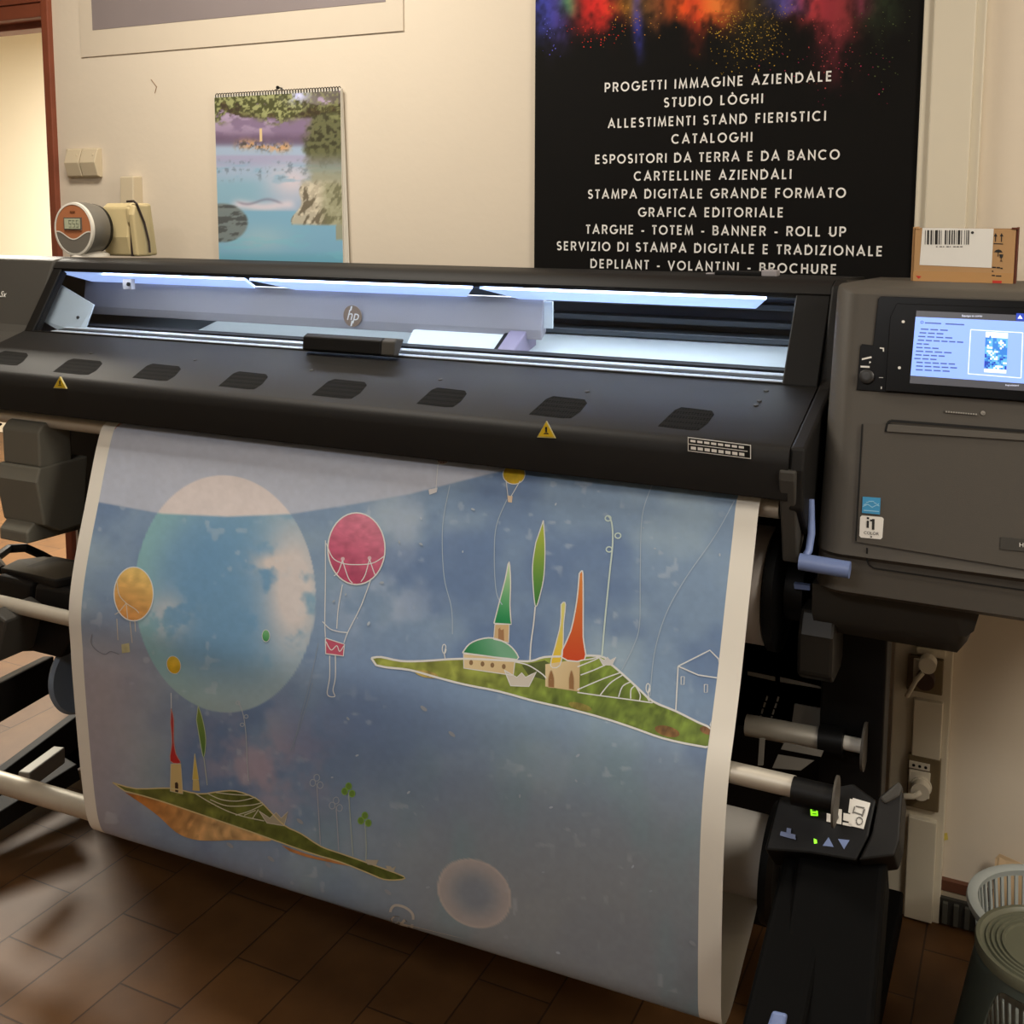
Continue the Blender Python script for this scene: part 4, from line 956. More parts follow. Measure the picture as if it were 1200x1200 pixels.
q = MB().lathe([(0.060, 0), (0.086, 0.004), (0.090, 0.012), (0.084, 0.018), (0.03, 0.012)], P(92, 787, y=TY_), (1, 0, 0), 40, 0).lathe([(0.028, 0.012), (0.024, 0.05)], P(92, 787, y=TY_), (1, 0, 0), 20, 1)
q.build('end_disc', [mat('blue_grey_plastic', (126, 140, 158), 0.45, noise=0.05), m_hood], tk, smooth=True)['label'] = 'blue-grey end disc'
q = MB().lathe([(0.07, 0), (0.092, 0.004), (0.094, 0.016), (0.085, 0.024), (0.04, 0.026), (0.035, 0.05)], P(900, 1008, y=TY_), (1, 0, 0), 40)
q.build('end_disc', m_black, tk, smooth=True)['label'] = 'black end disc'

# ------------------------------------------------------------------ banner with stroke lettering
def arc(cx, cy, rx, ry, a0, a1, n=16):
    return [(cx+rx*math.cos(math.radians(a0+(a1-a0)*k/n)), cy+ry*math.sin(math.radians(a0+(a1-a0)*k/n))) for k in range(n+1)]
O_ = arc(.47, .5, .42, .44, 0, 360, 28)
G = {
 'A': (.84, [[(.05, 0), (.42, .95), (.79, 0)], [(.18, .30), (.66, .30)]]),
 'B': (.66, [[(.08, 0), (.08, .94), (.32, .94)]+arc(.34, .735, .2, .205, 90, -90, 10)+[(.08, .53)], [(.34, .53)]+arc(.36, .295, .23, .235, 90, -90, 10)+[(.08, .06)]]),
 'C': (.88, [arc(.48, .5, .42, .44, 48, 312, 22)]),
 'D': (.80, [[(.08, .06), (.08, .94), (.32, .94)]+arc(.32, .5, .40, .44, 90, -90, 16)+[(.08, .06)]]),
 'E': (.58, [[(.52, .94), (.08, .94), (.08, .06), (.52, .06)], [(.08, .51), (.48, .51)]]),
 'F': (.54, [[(.50, .94), (.08, .94), (.08, 0)], [(.08, .51), (.46, .51)]]),
 'G': (.92, [arc(.48, .5, .42, .44, 48, 340, 22)+[(.90, .46), (.54, .46)]]),
 'H': (.72, [[(.08, 0), (.08, 1)], [(.64, 0), (.64, 1)], [(.08, .52), (.64, .52)]]),
 'I': (.18, [[(.09, 0), (.09, 1)]]),
 'L': (.50, [[(.08, 1), (.08, .06), (.46, .06)]]),
 'M': (.92, [[(.06, 0), (.16, .94), (.46, .10), (.76, .94), (.86, 0)]]),
 'N': (.76, [[(.08, 0), (.08, .93), (.68, .07), (.68, 1)]]),
 'O': (.94, [O_]),
 'P': (.64, [[(.08, 0), (.08, .94), (.33, .94)]+arc(.35, .69, .23, .25, 90, -90, 12)+[(.08, .44)]]),
 'R': (.66, [[(.08, 0), (.08, .94), (.33, .94)]+arc(.35, .70, .23, .24, 90, -90, 12)+[(.08, .46)], [(.36, .46), (.60, 0)]]),
 'S': (.60, [arc(.30, .72, .21, .22, 35, 255, 12)+arc(.30, .28, .23, .22, 80, -150, 12)]),
 'T': (.52, [[(.0, .94), (.52, .94)], [(.26, .94), (.26, 0)]]),
 'U': (.72, [[(.08, 1), (.08, .34)]+arc(.36, .34, .28, .28, 180, 360, 12)+[(.64, 1)]]),
 'V': (.76, [[(.04, 1), (.38, .06), (.72, 1)]]),
 'Z': (.60, [[(.05, .94), (.52, .94), (.06, .06), (.56, .06)]]),
 '-': (.40, [[(.04, .36), (.36, .36)]]),
 ' ': (.30, []),
}
G['\u00d2'] = (.94, [O_, [(.38, 1.24), (.52, 1.08)]])
def stroke(mb, pts, hw, fn_, m):
    p = np.array(pts); n = len(p); L = []; Rr = []
    closed = np.hypot(*(p[0]-p[-1])) < 1e-6
    for i in range(n):
        if closed and i in (0, n-1): d0 = p[n-1]-p[n-2]; d1 = p[1]-p[0]
        else:
            d0 = p[i]-p[i-1] if i > 0 else p[1]-p[0]; d1 = p[i+1]-p[i] if i < n-1 else p[-1]-p[-2]
        d0 = d0/max(np.hypot(*d0), 1e-9); d1 = d1/max(np.hypot(*d1), 1e-9)
        n0 = np.array([-d0[1], d0[0]]); n1 = np.array([-d1[1], d1[0]]); mm = n0+n1; l = np.hypot(*mm)
        mm = mm/l if l > 1e-6 else n0
        k = min(1/max(mm @ n0, 0.3), 2.6)
        L.append(p[i]+mm*hw*k); Rr.append(p[i]-mm*hw*k)
    v = [fn_(q) for q in L+Rr]
    mb.add(v, [(i, i+1, n+i+1, n+i) for i in range(n-1)], m)
YBAN = YW-0.012
bx0, bx1, bz1 = P(627, 100, y=YBAN)[0], P(1081, 100, y=YBAN)[0]-0.004, 2.32
gx, gz = np.meshgrid(np.linspace(bx0, bx1, 230), np.linspace(1.22, bz1, 240))
pb = np.stack([gx, np.full_like(gx, YBAN), gz], -1); pp = proj(pb); X, Y = pp[..., 0], pp[..., 1]
c = np.zeros(X.shape+(3,)); c[:] = (13, 12, 11)
c = mixc(c, (22, 20, 18), fbm(X/90, Y/120, 3)*0.6)
nz = fbm(X/16, Y/30, 61); nz2 = fbm(X/7, Y/9, 62)
def spray(cx, w, reach, col, amt=1.0):
    e = reach*(0.45+0.9*nz)
    wt_ = np.exp(-((X-cx-(Y*0.05))/w)**2)*sm(e, e*0.25, Y)*amt*np.clip(0.1+1.6*nz2, 0, 1.1)
    return np.clip(wt_, 0, 1)
for a in ((640, 22, 62, (62, 70, 170), .9), (652, 12, 90, (86, 70, 160), .45), (668, 10, 26, (60, 160, 110), .9), (702, 24, 48, (226, 50, 44), 1.1), (690, 20, 70, (190, 40, 40), .5), (738, 20, 36, (206, 150, 50), .7), (746, 6, 96, (66, 70, 190), .75), (770, 22, 46, (120, 90, 60), .6), (818, 38, 50, (238, 90, 40), 1.15), (845, 24, 36, (242, 130, 60), 1.0), (812, 10, 80, (200, 60, 40), .6), (880, 26, 90, (84, 72, 40), .6), (925, 24, 34, (80, 84, 170), .9), (965, 32, 60, (204, 66, 70), .95), (975, 20, 140, (130, 46, 58), .75), (985, 14, 90, (160, 60, 64), .5), (1030, 26, 60, (48, 60, 40), .7), (1010, 12, 30, (150, 60, 90), .6)):
    c = mixc(c, a[3], spray(a[0], a[1], a[2], None, a[4]))
bn = MB(); nr, nc = gx.shape
bn.add(pb.reshape(-1, 3), [(j*nc+i, j*nc+i+1, (j+1)*nc+i+1, (j+1)*nc+i) for j in range(nr-1) for i in range(nc-1)], 0, linarr(c).reshape(-1, 3))
bn.box(bx0, bx1, YBAN+0.0005, YBAN+0.003, 1.22, bz1, 1)
for cx, w, y0, y1, col, n in ((870, 34, 10, 90, (196, 160, 60), 300), (905, 20, 5, 70, (150, 120, 60), 80), (700, 26, 30, 58, (220, 60, 50), 60), (975, 22, 20, 110, (190, 80, 80), 80), (740, 26, 5, 60, (200, 140, 60), 60), (1030, 30, 5, 110, (90, 100, 60), 60), (965, 60, 60, 125, (170, 50, 90), 40), (645, 14, 20, 70, (90, 90, 190), 30)):
    for k in range(n):
        px = rng.normal(cx, w*0.7); py = y0+(y1-y0)*rng.beta(1.2, 1.8); s_ = rng.uniform(0.35, 0.95)
        if not 632 < px < 1076: continue
        cc = linarr(np.array(col)*rng.uniform(0.6, 1.15))
        bn.add([P(px-s_, py, y=YBAN-0.0006), P(px, py+s_, y=YBAN-0.0006), P(px+s_, py, y=YBAN-0.0006), P(px, py-s_, y=YBAN-0.0006)], [(0, 1, 2, 3)], 0, [cc]*4)
LINES = [('PROGETTI IMMAGINE AZIENDALE', 708.7, 104, 975, 87.5), ('STUDIO L\u00d2GHI', 778, 121, 894.2, 114.4), ('ALLESTIMENTI STAND FIERISTICI', 712.5, 146, 968, 134.2), ('CATALOGHI', 787, 163.3, 881.7, 160),
         ('ESPOSITORI DA TERRA E DA BANCO', 697.5, 188.3, 983.8, 179.2), ('CARTELLINE AZIENDALI', 743, 207, 927.5, 203.3), ('STAMPA DIGITALE GRANDE FORMATO', 689, 228.3, 991, 225), ('GRAFICA EDITORIALE', 748, 249.6, 918, 247.9),
         ('TARGHE - TOTEM - BANNER - ROLL UP', 686.7, 270, 991.3, 270), ('SERVIZIO DI STAMPA DIGITALE E TRADIZIONALE', 652.5, 289.6, 1034.2, 292.5), ('DEPLIANT - VOLANTINI - BROCHURE', 692, 310, 980.4, 314.2)]
CH = 0.0205
for body, xa, ya, xb, yb in LINES:
    a = P(xa, ya, y=YBAN-0.0012); b = P(xb, yb, y=YBAN-0.0012)
    zc = (a[2]+b[2])/2; Wd = (b[0]-a[0])/CH
    nat = sum(G[ch][0] for ch in body); gap = (Wd-nat)/max(1, len(body)-1)
    kx = 1.0
    if gap < 0.10: kx = (Wd-0.10*(len(body)-1))/nat; gap = 0.10
    elif gap > 0.34: kx = min(1.25, (Wd-0.32*(len(body)-1))/nat); gap = (Wd-nat*kx)/max(1, len(body)-1)
    x = 0
    for ch in body:
        w, st_ = G[ch]
        for s_ in st_: stroke(bn, s_, 0.086, lambda q, x=x: (a[0]+(x+q[0]*kx)*CH, YBAN-0.0012, zc+(q[1]-0.5)*CH), 2)
        x += w*kx+gap
bo = bn.build('banner', [vcol_mat('banner_print', 0.7, spec=0.12), m_print_black, mat('banner_lettering', (240, 238, 234), 0.6, noise=0.02)], None, recalc=False, loc=((bx0+bx1)/2, YBAN, 1.22))
tag(bo, 'tall black banner with colour splashes and white lettering on the back wall', 'banner')

# ------------------------------------------------------------------ calendar
YC = YW-0.016
cal = thing('wall_calendar', 'spiral bound calendar with a blue lake picture on the cream wall', 'calendar', (-1.86, YC, 1.25))
c00, c10 = P(253.5, 113.5, y=YC), P(402, 101.5, y=YC)
cz1 = (c00[2]+c10[2])/2; cxa, cxb = P(254, 200, y=YC)[0], P(400.5, 200, y=YC)[0]
gx, gz = np.meshgrid(np.linspace(cxa, cxb, 150), np.linspace(1.26, cz1-0.006, 200))
pb = np.stack([gx, np.full_like(gx, YC-0.001), gz], -1); pp = proj(pb); X, Y = (pp[..., 0]-230)*5, (pp[..., 1]-80)*5
n1 = fbm(X/60, Y/40, 71); n2 = fbm(X/22, Y/22, 72, 5); n3 = fbm(X/120, Y/30, 73)
c = np.zeros(X.shape+(3,)); c[:] = (150, 176, 206)
c = mixc(c, (126, 106, 140), sm(480, 400, Y)); c = mixc(c, (178, 158, 190), sm(480, 250, Y)*sm(.45, .65, n1)*.8); c = mixc(c, (86, 66, 92), sm(360, 420, Y)*sm(470, 430, Y)*.6)
c = mixc(c, (156, 152, 190), sm(500, 520, Y)*sm(600, 540, Y)*.8)
c = mixc(c, (124, 174, 200), sm(600, 700, Y)*sm(560, 300, X)); c = mixc(c, (196, 192, 206), np.exp(-((X-560)/120)**2-((Y-660)/90)**2)*1.1)
c = mixc(c, (120, 170, 200), sm(.5, .7, n3)*sm(520, 600, Y)*sm(720, 640, Y)*.7); c = mixc(c, (88, 104, 120), sm(.55, .7, n2)*sm(520, 560, Y)*sm(680, 620, Y)*.5)
c = mixc(c, (206, 200, 214), np.exp(-((Y-805-8*np.sin(X/50))/26)**2)*sm(180, 260, X)*sm(600, 540, X)*.95); c = mixc(c, (112, 110, 138), np.exp(-((Y-782-14*np.sin(X/38))/8)**2)*sm(220, 270, X)*sm(520, 470, X)*.6)
c = mixc(c, (112, 172, 206), sm(825, 845, Y)); c = mixc(c, (150, 190, 206), np.exp(-((X-380)/170)**2-((Y-1000)/80)**2)*.75); c = mixc(c, (86, 164, 190), sm(1060, 1120, Y)*.7); c = mixc(c, (104, 190, 210), sm(.5, .7, n3)*sm(900, 1000, Y)*.4)
vil = np.exp(-((Y-455-10*np.sin(X/60))/26)**2)*sm(200, 280, X)*sm(580, 520, X)
c = mixc(c, (206, 156, 104), vil*sm(.35, .55, n2)); c = mixc(c, (70, 66, 56), vil*sm(.5, .62, fbm(X/12, Y/12, 75))*.8); c = mixc(c, (220, 190, 130), ((np.abs(X-377) < 7) & (Y > 355) & (Y < 430)).astype(float))
rock = sm(0, 12, X-(640-sm(600, 900, Y)*70+20*np.sin(Y/30)))*sm(640, 700, Y+0*X)*sm(925, 905, Y)
rock2 = sm(600, 690, X+(n1-.5)*120)*sm(210, 260, Y)*sm(925, 905, Y-(X>820)*90)
c = mixc(c, (150, 150, 120), rock2*sm(520, 640, Y)*.9); c = mixc(c, (100, 104, 66), rock2*sm(640, 480, Y)); c = mixc(c, (54, 54, 36), rock2*sm(.48, .6, n2)*sm(560, 430, Y)*.85)
c = mixc(c, (186, 176, 150), rock*.9); c = mixc(c, (214, 206, 180), rock*sm(.5, .65, n2)*.8); c = mixc(c, (92, 84, 64), rock*sm(.5, .62, fbm(X/22+Y/60, Y/44, 77, 5))*.8)
c = mixc(c, (118, 128, 84), rock*sm(700, 780, X)*.5)
br_ = sm(8, 0, np.abs(Y-(190+40*np.sin((X-100)/190)+0.08*X))-38-18*np.sin(X/70)*(X > 400)+6*n2*8-24)*sm(300, 280, Y)
c = mixc(c, (58, 50, 34), br_*.95); c = mixc(c, (104, 98, 54), br_*sm(.5, .62, n2)*.7)
tp = sm(.36, .46, fbm(X/40, Y/30, 91, 5)+0.30*sm(330, 130, Y+40*np.sin(X/90))-0.12)*sm(340, 250, Y-30*np.sin(X/60))*np.where(X > 620, 0.6, 1); c = mixc(c, (74, 78, 42), tp); c = mixc(c, (150, 156, 96), tp*sm(.5, .6, fbm(X/14, Y/14, 78))); c = mixc(c, (176, 182, 214), np.exp(-((X-595)/62)**2-((Y-160)/42)**2)*1.3*sm(.3, .5, n2))
rk = sm(6, 0, np.sqrt(((X-150)/140)**2+((Y-905)/105)**2)*40-40); c = mixc(c, (110, 122, 120), rk*.9); c = mixc(c, (66, 72, 74), rk*sm(.5, .6, fbm(X/60+Y/40, Y/18, 79))*.8)
g_ = c.mean(-1, keepdims=True); c = (g_+(c-g_)*0.82)*1.04+np.array((8, 7, 8))
cq = MB(); nr, nc = gx.shape
cq.add(pb.reshape(-1, 3), [(j*nc+i, j*nc+i+1, (j+1)*nc+i+1, (j+1)*nc+i) for j in range(nr-1) for i in range(nc-1)], 0, linarr(c).reshape(-1, 3))
cq.box(cxa-0.001, cxb+0.001, YC-0.0006, YC+0.002, 1.25, cz1, 1)
cq.build('picture_page', [vcol_mat('calendar_print', 0.3, spec=0.5), m_white], cal, recalc=False)
q = MB()
for k in range(3): q.add([(cxa, YC+0.003+k*0.002, 1.25), (cxb+0.006+0.006*k, YC+0.003+k*0.002, 1.25), (cxb+0.002, YC+0.003+k*0.002, cz1), (cxa, YC+0.003+k*0.002, cz1), (cxa, YC+0.0042+k*0.002, 1.25), (cxb+0.006+0.006*k, YC+0.0042+k*0.002, 1.25), (cxb+0.002, YC+0.0042+k*0.002, cz1), (cxa, YC+0.0042+k*0.002, cz1)], [(0, 1, 2, 3), (7, 6, 5, 4), (0, 4, 5, 1), (1, 5, 6, 2), (2, 6, 7, 3), (3, 7, 4, 0)])
q.build('back_pages', m_white, cal)
q = MB()
for k in range(46):
    x = cxa+0.006+(cxb-cxa-0.012)*k/45
    q.tube([(x+0.0012*math.cos(a), YC+0.003+0.0062*math.sin(a), cz1-0.001+0.0062*math.cos(a)) for a in np.linspace(0, 2*math.pi, 9)], 0.0013, 5)
q.build('spiral_binding', mat('black_wire', (34, 34, 32), 0.35, 0.5, noise=0.05), cal)
q = MB(); hx = P(326, 101, y=YC)[0]
q.tube([(hx-0.016, YC+0.003, cz1+0.004), (hx-0.01, YC+0.003, cz1+0.006), (hx, YC+0.003, cz1+0.012), (hx+0.01, YC+0.003, cz1+0.006), (hx+0.016, YC+0.003, cz1+0.004)], 0.0014, 6)
q.lathe([(0.0045, 0), (0.0045, 0.004)], (hx, YC+0.0, cz1+0.011), (0, -1, 0), 12)
q.cyl((hx, YC+0.016, cz1+0.011), (hx, YC, cz1+0.011), 0.002, 8)
q.build('hanger', mat('black_wire', (34, 34, 32)), cal)

# ------------------------------------------------------------------ picture panel, top left
q = MB(); y = YW-0.004
zb = P(280, 52, y=y)[2]; xa, xb = P(95, 66, y=y)[0], P(472.5, 30, y=y)[0]
q.box(xa, xb, y, YW, zb, 2.55, 0)
za = P(109, 35.5, y=y)[2]; q.box(P(108, 20, y=y)[0], P(452, 4, y=y)[0], y-0.001, y, za, 2.5, 1)
o = q.build('wall_poster', [mat('poster_white', (212, 200, 181), 0.6, noise=0.02), mat('poster_grey', (136, 126, 126), 0.5, noise=0.12, nscale=5)], None, bevel=0.001, loc=((xa+xb)/2, y, zb))
tag(o, 'white bordered poster with a plain grey picture high on the wall', 'poster')
q = MB()
for pts in ([(177, 93), (180, 97), (183.5, 101.5), (182.5, 105), (181.5, 109)],): q.tube([P(*p, y=YW-0.001) for p in pts], 0.0012, 6)
o = q.build('wall_scratch', mat('scratch_brown', (150, 122, 98), 0.8, noise=0.1), None, loc=tuple(P(180, 105, y=YW)))
tag(o, 'short dark scratch on the cream wall left of the calendar', 'wall mark')

# ------------------------------------------------------------------ switches
sw = thing('light_switch', 'pair of beige tilted switch plates on the wall by the doorway', 'switch', tuple(P(97, 190, y=YW)))
m_beige = mat('beige_plastic', (206, 192, 164), 0.5, noise=0.03)
a = P(79, 176, y=YW-0.01); b = P(114, 206, y=YW-0.01)
MB().box(a[0]-0.004, b[0]+0.012, YW-0.012, YW, b[2]-0.004, a[2]+0.004).build('back_plate', m_beige, sw, bevel=0.002)
for xa, xb in ((78.5, 95), (96.5, 114)):
    x0, x1 = P(xa, 190, y=YW-0.02)[0], P(xb, 190, y=YW-0.02)[0]
    q = MB().prism([(YW-0.012, a[2]+0.002), (YW-0.018, a[2]), (YW-0.032, (a[2]+b[2])/2), (YW-0.020, b[2]), (YW-0.012, b[2]-0.002)], x0, x1)
    rk_ = q.build('rocker', m_beige, sw, bevel=0.0015)
    q = MB()
    for dz in (0.0, 0.008): q.lathe([(0.003, 0), (0.003, 0.001)], (x1-0.012, YW-0.0250, a[2]-0.016-dz), (0, -1, 0), 10)
    q.build('switch_mark', mat('mark_beige', (232, 220, 190), 0.5, noise=0.02), rk_)

# ------------------------------------------------------------------ desk timer on the printer
ZT = 1.4045
cy_ = 2.03; fc_ = P(87, 268.5, y=cy_)
dt = thing('desk_timer', 'round grey and orange timer with small display on top of the printer', 'timer', (fc_[0], 2.07, ZT))
R_ = 0.069; fz = fc_[2]; fx = fc_[0]
m_dt = mat('timer_grey', (120, 116, 108), 0.4, 0.2, noise=0.05); m_or = mat('timer_orange', (178, 112, 74), 0.4, noise=0.05)
MB().lathe([(R_*0.96, 0.0), (R_, 0.006), (R_*1.0, 0.035), (R_*0.94, 0.06)], (fx, cy_, fz), (0, 1, 0), 56).build('body', m_dt, dt, smooth=True)
MB().lathe([(R_*0.95, 0.06), (R_*0.9, 0.072), (R_*0.6, 0.077)], (fx, cy_, fz), (0, 1, 0), 40).build('back_cover', m_black, dt, smooth=True)
MB().lathe([(R_*0.90, 0), (R_*0.91, -0.004), (R_*0.99, -0.003), (R_*1.0, 0.004), (R_*0.9, 0.004)], (fx, cy_, fz), (0, 1, 0), 56, caps=False).build('rim', m_white, dt, smooth=True)
q = MB(); d = R_*0.9; wave = lambda x: -0.022+0.010*math.cos(x/d*math.pi*1.1)*-1+0.006
lo = [(d*math.cos(t), d*math.sin(t)) for t in np.linspace(math.pi+0.18, 2*math.pi-0.18, 24)]
xs = np.linspace(lo[-1][0], lo[0][0], 20)
f3 = lambda p, dy: (fx+p[0], cy_-0.003-dy, fz+p[1])
q.face([f3(p, 0) for p in lo]+[f3((x, wave(x)), 0) for x in xs[1:-1]], 0)
hi = [(d*math.cos(t), d*math.sin(t)) for t in np.linspace(-0.18, math.pi+0.18, 36)]
q.face([f3(p, 0) for p in hi]+[f3((x, wave(x)), 0) for x in xs[::-1][1:-1]], 1)
stroke(q, [(x, wave(x)) for x in xs], 0.0016, lambda p: f3(p, 0.001), 2)
q.build('face', [m_dt, m_or, m_white], dt)
q = MB().box(fx-0.030, fx+0.032, cy_-0.006, cy_-0.002, fz-0.002, fz+0.030, 0).box(fx-0.026, fx+0.028, cy_-0.0075, cy_-0.005, fz+0.001, fz+0.027, 1)
for k, dgt in enumerate((0, 1, 2)):
    x = fx-0.010+k*0.013
    for sx0, sx1, sz0, sz1 in ((0, .008, 0, .0012), (0, .008, .0085, .0097), (0, .008, .017, .0182), (0, .0012, .0085, .018), (.0068, .008, 0, .009)):
        q.box(x+sx0, x+sx1, cy_-0.0082, cy_-0.0074, fz+0.005+sz0, fz+0.005+sz1, 2)
q.build('display', [mat('display_frame', (96, 92, 84), 0.4, noise=0.03), mat('lcd_green', (182, 188, 160), 0.3, noise=0.03), mat('lcd_digit', (120, 128, 110), 0.4, noise=0.02)], dt)
MB().box(fx-0.008, fx+0.009, cy_-0.0045, cy_-0.0025, fz+0.0425, fz+0.0465).build('button', mat('dark_orange', (120, 70, 40), 0.4, noise=0.03), dt)
MB().lathe([(0.05, ZT-fz), (0.048, ZT-fz+0.006), (0.034, ZT-fz+0.014)], (fx+0.004, cy_+0.045, fz), (0, 0, 1), 36).build('foot', m_white, dt, smooth=True)

# ------------------------------------------------------------------ telephone behind the timer
y = 2.13
pa, pb_ = P(124, 270, y=y)[0], P(164, 270, y=y)[0]; pz = P(145, 238, y=y)[2]
tel = thing('telephone', 'beige telephone standing upright on the printer beside the round timer', 'telephone', ((pa+pb_)/2, 2.15, ZT))
m_tel = mat('aged_beige', (204, 186, 140), 0.45, noise=0.05)
q = MB().prism([(2.125, ZT), (2.115, ZT+0.05), (2.12, pz-0.01), (2.135, pz), (2.20, pz), (2.22, ZT)], pa, pa+0.095)
q.build('base', m_tel, tel, bevel=0.006)
q = MB().prism([(2.12, ZT), (2.108, pz-0.03), (2.115, pz-0.004), (2.13, pz-0.002), (2.165, pz-0.004), (2.175, ZT)], pa+0.102, pb_)
q.prism([(2.115, pz-0.055), (2.11, pz-0.01), (2.18, pz-0.006), (2.18, pz-0.055)], pa+0.09, pa+0.105)
q.build('handset', m_tel, tel, bevel=0.006, bseg=3)
q = MB().tube([(pa+0.092, 2.118, pz+0.004), (pa+0.118, 2.115, pz+0.005), (pb_+0.002, 2.12, pz-0.002), (pb_+0.006, 2.14, pz-0.05), (pb_+0.010, 2.15, pz-0.10), (pb_+0.012, 2.15, ZT+0.01)], 0.003, 8)
q.box(pa+0.0945, pa+0.1025, 2.122, 2.16, ZT, pz-0.055)
q.build('cord', mat('dark_cord', (50, 38, 36), 0.5, noise=0.05), tel)
a = P(139, 207, y=YW-0.04); b = P(157, 240, y=YW-0.04)
q = MB().prism([(YW, a[2]+0.002), (YW-0.036, a[2]), (YW-0.040, b[2]-0.02), (YW, b[2]-0.04)], a[0], b[0]-0.004)
o = q.build('wall_bracket', m_beige, None, bevel=0.003, loc=((a[0]+b[0])/2, YW, b[2])); tag(o, 'small beige box fixed to the wall above the telephone', 'wall box')

# ------------------------------------------------------------------ carton on the right end of the printer
y = 2.06
xa, xb = P(1071, 300, y=y)[0], P(1189, 300, y=y)[0]; zt = P(1110, 267, y=y)[2]
bxo = thing('cardboard_box', 'small brown carton with white barcode label on top of the printer', 'box', ((xa+xb)/2, y+0.04, 1.401))
m_card = mat('cardboard', (182, 142, 96), 0.75, noise=0.06, nscale=25); m_cedge = mat('cardboard_dark', (92, 44, 26), 0.8, noise=0.1)
ZB = 1.401
MB().box(xa, xb, y, y+0.09, ZB, zt-0.001).build('carton', m_card, bxo, bevel=0.0015)
q = MB(); f2 = lambda px, py, dy=0.0006: P(px, py, y=y-dy)
q.plate([f2(1081, 267), f2(1164.5, 268), f2(1162, 314), f2(1077.5, 310.5)], (0, -1, 0), 0.0005, 0)
bars = [(1084.5, .7), (1087.8, 2.2), (1091.5, 1.8), (1093.8, .5), (1097.5, 3.2), (1101, 1.2), (1103.3, .5), (1108.3, 1.8), (1110.5, .5), (1113, 1.6), (1116, 1.4), (1118.6, 1.2), (1121, .5), (1124, 2.6), (1127, .8), (1130.5, .6), (1133, .9), (1135.2, 1.3)]
for bx_, w in bars: q.plate([f2(bx_-w/2, 269.8, .001), f2(bx_+w/2, 269.8, .001), f2(bx_+w/2-.4, 286.5, .001), f2(bx_-w/2-.4, 286.5, .001)], (0, -1, 0), 0.0003, 1)
for k, w in enumerate((2, 4, 2, 4, 1.5, 4, 3.5, 4)): q.plate([f2(1097+k*4, 288.6, .001), f2(1097+k*4+w*.75, 288.6, .001), f2(1097+k*4+w*.75, 289.6, .001), f2(1097+k*4, 289.6, .001)], (0, -1, 0), 0.0003, 1)
q.lathe([(0.0024, 0), (0.0024, 0.0006)], f2(1139.6, 272.6, .0008), (0, -1, 0), 14, 1)
q.build('barcode_label', [m_print_white, m_print_black], bxo)
q = MB(); ink = lambda pts: q.plate([f2(*p) for p in pts], (0, -1, 0), 0.0004, 0)
for cx in (1166.8, 1173.8): ink([(cx-.5, 277), (cx+.5, 277), (cx+.3, 283.5), (cx-.7, 283.5)]); ink([(cx-2, 277), (cx, 273), (cx+2, 277)])
ink([(1164.5, 285), (1175.5, 285.3), (1175.5, 286.3), (1164.5, 286)])
ink([(1165, 295.5), (1167, 293), (1170, 292.2), (1173, 293.2), (1175, 296)]); ink([(1169.6, 295.5), (1170.4, 295.5), (1169.8, 301), (1169, 301)])
ink([(1171, 298), (1175.8, 298.2), (1175, 301.5), (1173.4, 303), (1171.8, 301.5)]); ink([(1173, 302), (1173.7, 302), (1173.6, 306), (1172.9, 306)]); ink([(1171.8, 305.6), (1174.8, 305.7), (1174.8, 306.3), (1171.8, 306.2)])
for x0_, x1_, yy in ((1162.5, 1167, 312.5), (1168, 1172, 312.8), (1172.5, 1175, 313.6), (1162.5, 1164, 317), (1162.2, 1166, 322), (1167, 1173.5, 322.6)): ink([(x0_, yy), (x1_, yy+.2), (x1_, yy+1.7), (x0_, yy+1.5)])
for pts in ([(1073, 323), (1080, 323.6), (1076.5, 327)], [(1163, 328.5), (1174, 329), (1173.6, 332), (1163, 331.8)]): MB().plate([f2(*p) for p in pts], (0, -1, 0), 0.0004).build('red_mark', mat('red_ink', (196, 52, 36), 0.6, noise=0.05), bxo)
q.build('printed_symbols', m_print_black, bxo)
MB().box(xa-0.004, xa-0.0005, y+0.004, y+0.085, ZB, zt+0.001).box(xa+0.001, xa+0.008, y-0.0015, y, zt-0.003, zt).build('side_flap', m_card, bxo, bevel=0.001)
MB().box(xb+0.0005, xb+0.004, y+0.002, y+0.085, ZB, zt+0.0015).box(xb-0.007, xb+0.004, y-0.0015, y+0.002, zt-0.002, zt+0.0015).build('side_flap', m_cedge, bxo, bevel=0.0005)
mt = bpy.data.materials.new('clear_tape'); mt.use_nodes = True
b_ = mt.node_tree.nodes['Principled BSDF']; b_.inputs['Base Color'].default_value = (*lin((190, 146, 96)), 1); b_.inputs['Roughness'].default_value = 0.12
MB().box(xa, xb, y-0.0004, y, ZB, ZB+0.018).box(xa, xb, y, y+0.09, zt-0.001, zt-0.0006).build('tape', mt, bxo)
# thin cutter lying on the cover
a = P(838, 318.5, y=2.02); b = P(911, 320.5, y=2.02)
q = MB().box(a[0], b[0]-0.028, 2.015, 2.04, 1.4045, 1.413, 0).box(b[0]-0.028, b[0], 2.012, 2.043, 1.4045, 1.416, 1).box(a[0]-0.018, a[0], 2.018, 2.036, 1.4045, 1.408, 1)
o = q.build('hand_tool', [m_black, m_int], None, bevel=0.002, loc=((a[0]+b[0])/2, 2.03, 1.4045)); tag(o, 'small black tool with grey ends lying on the printer under the banner', 'tool')

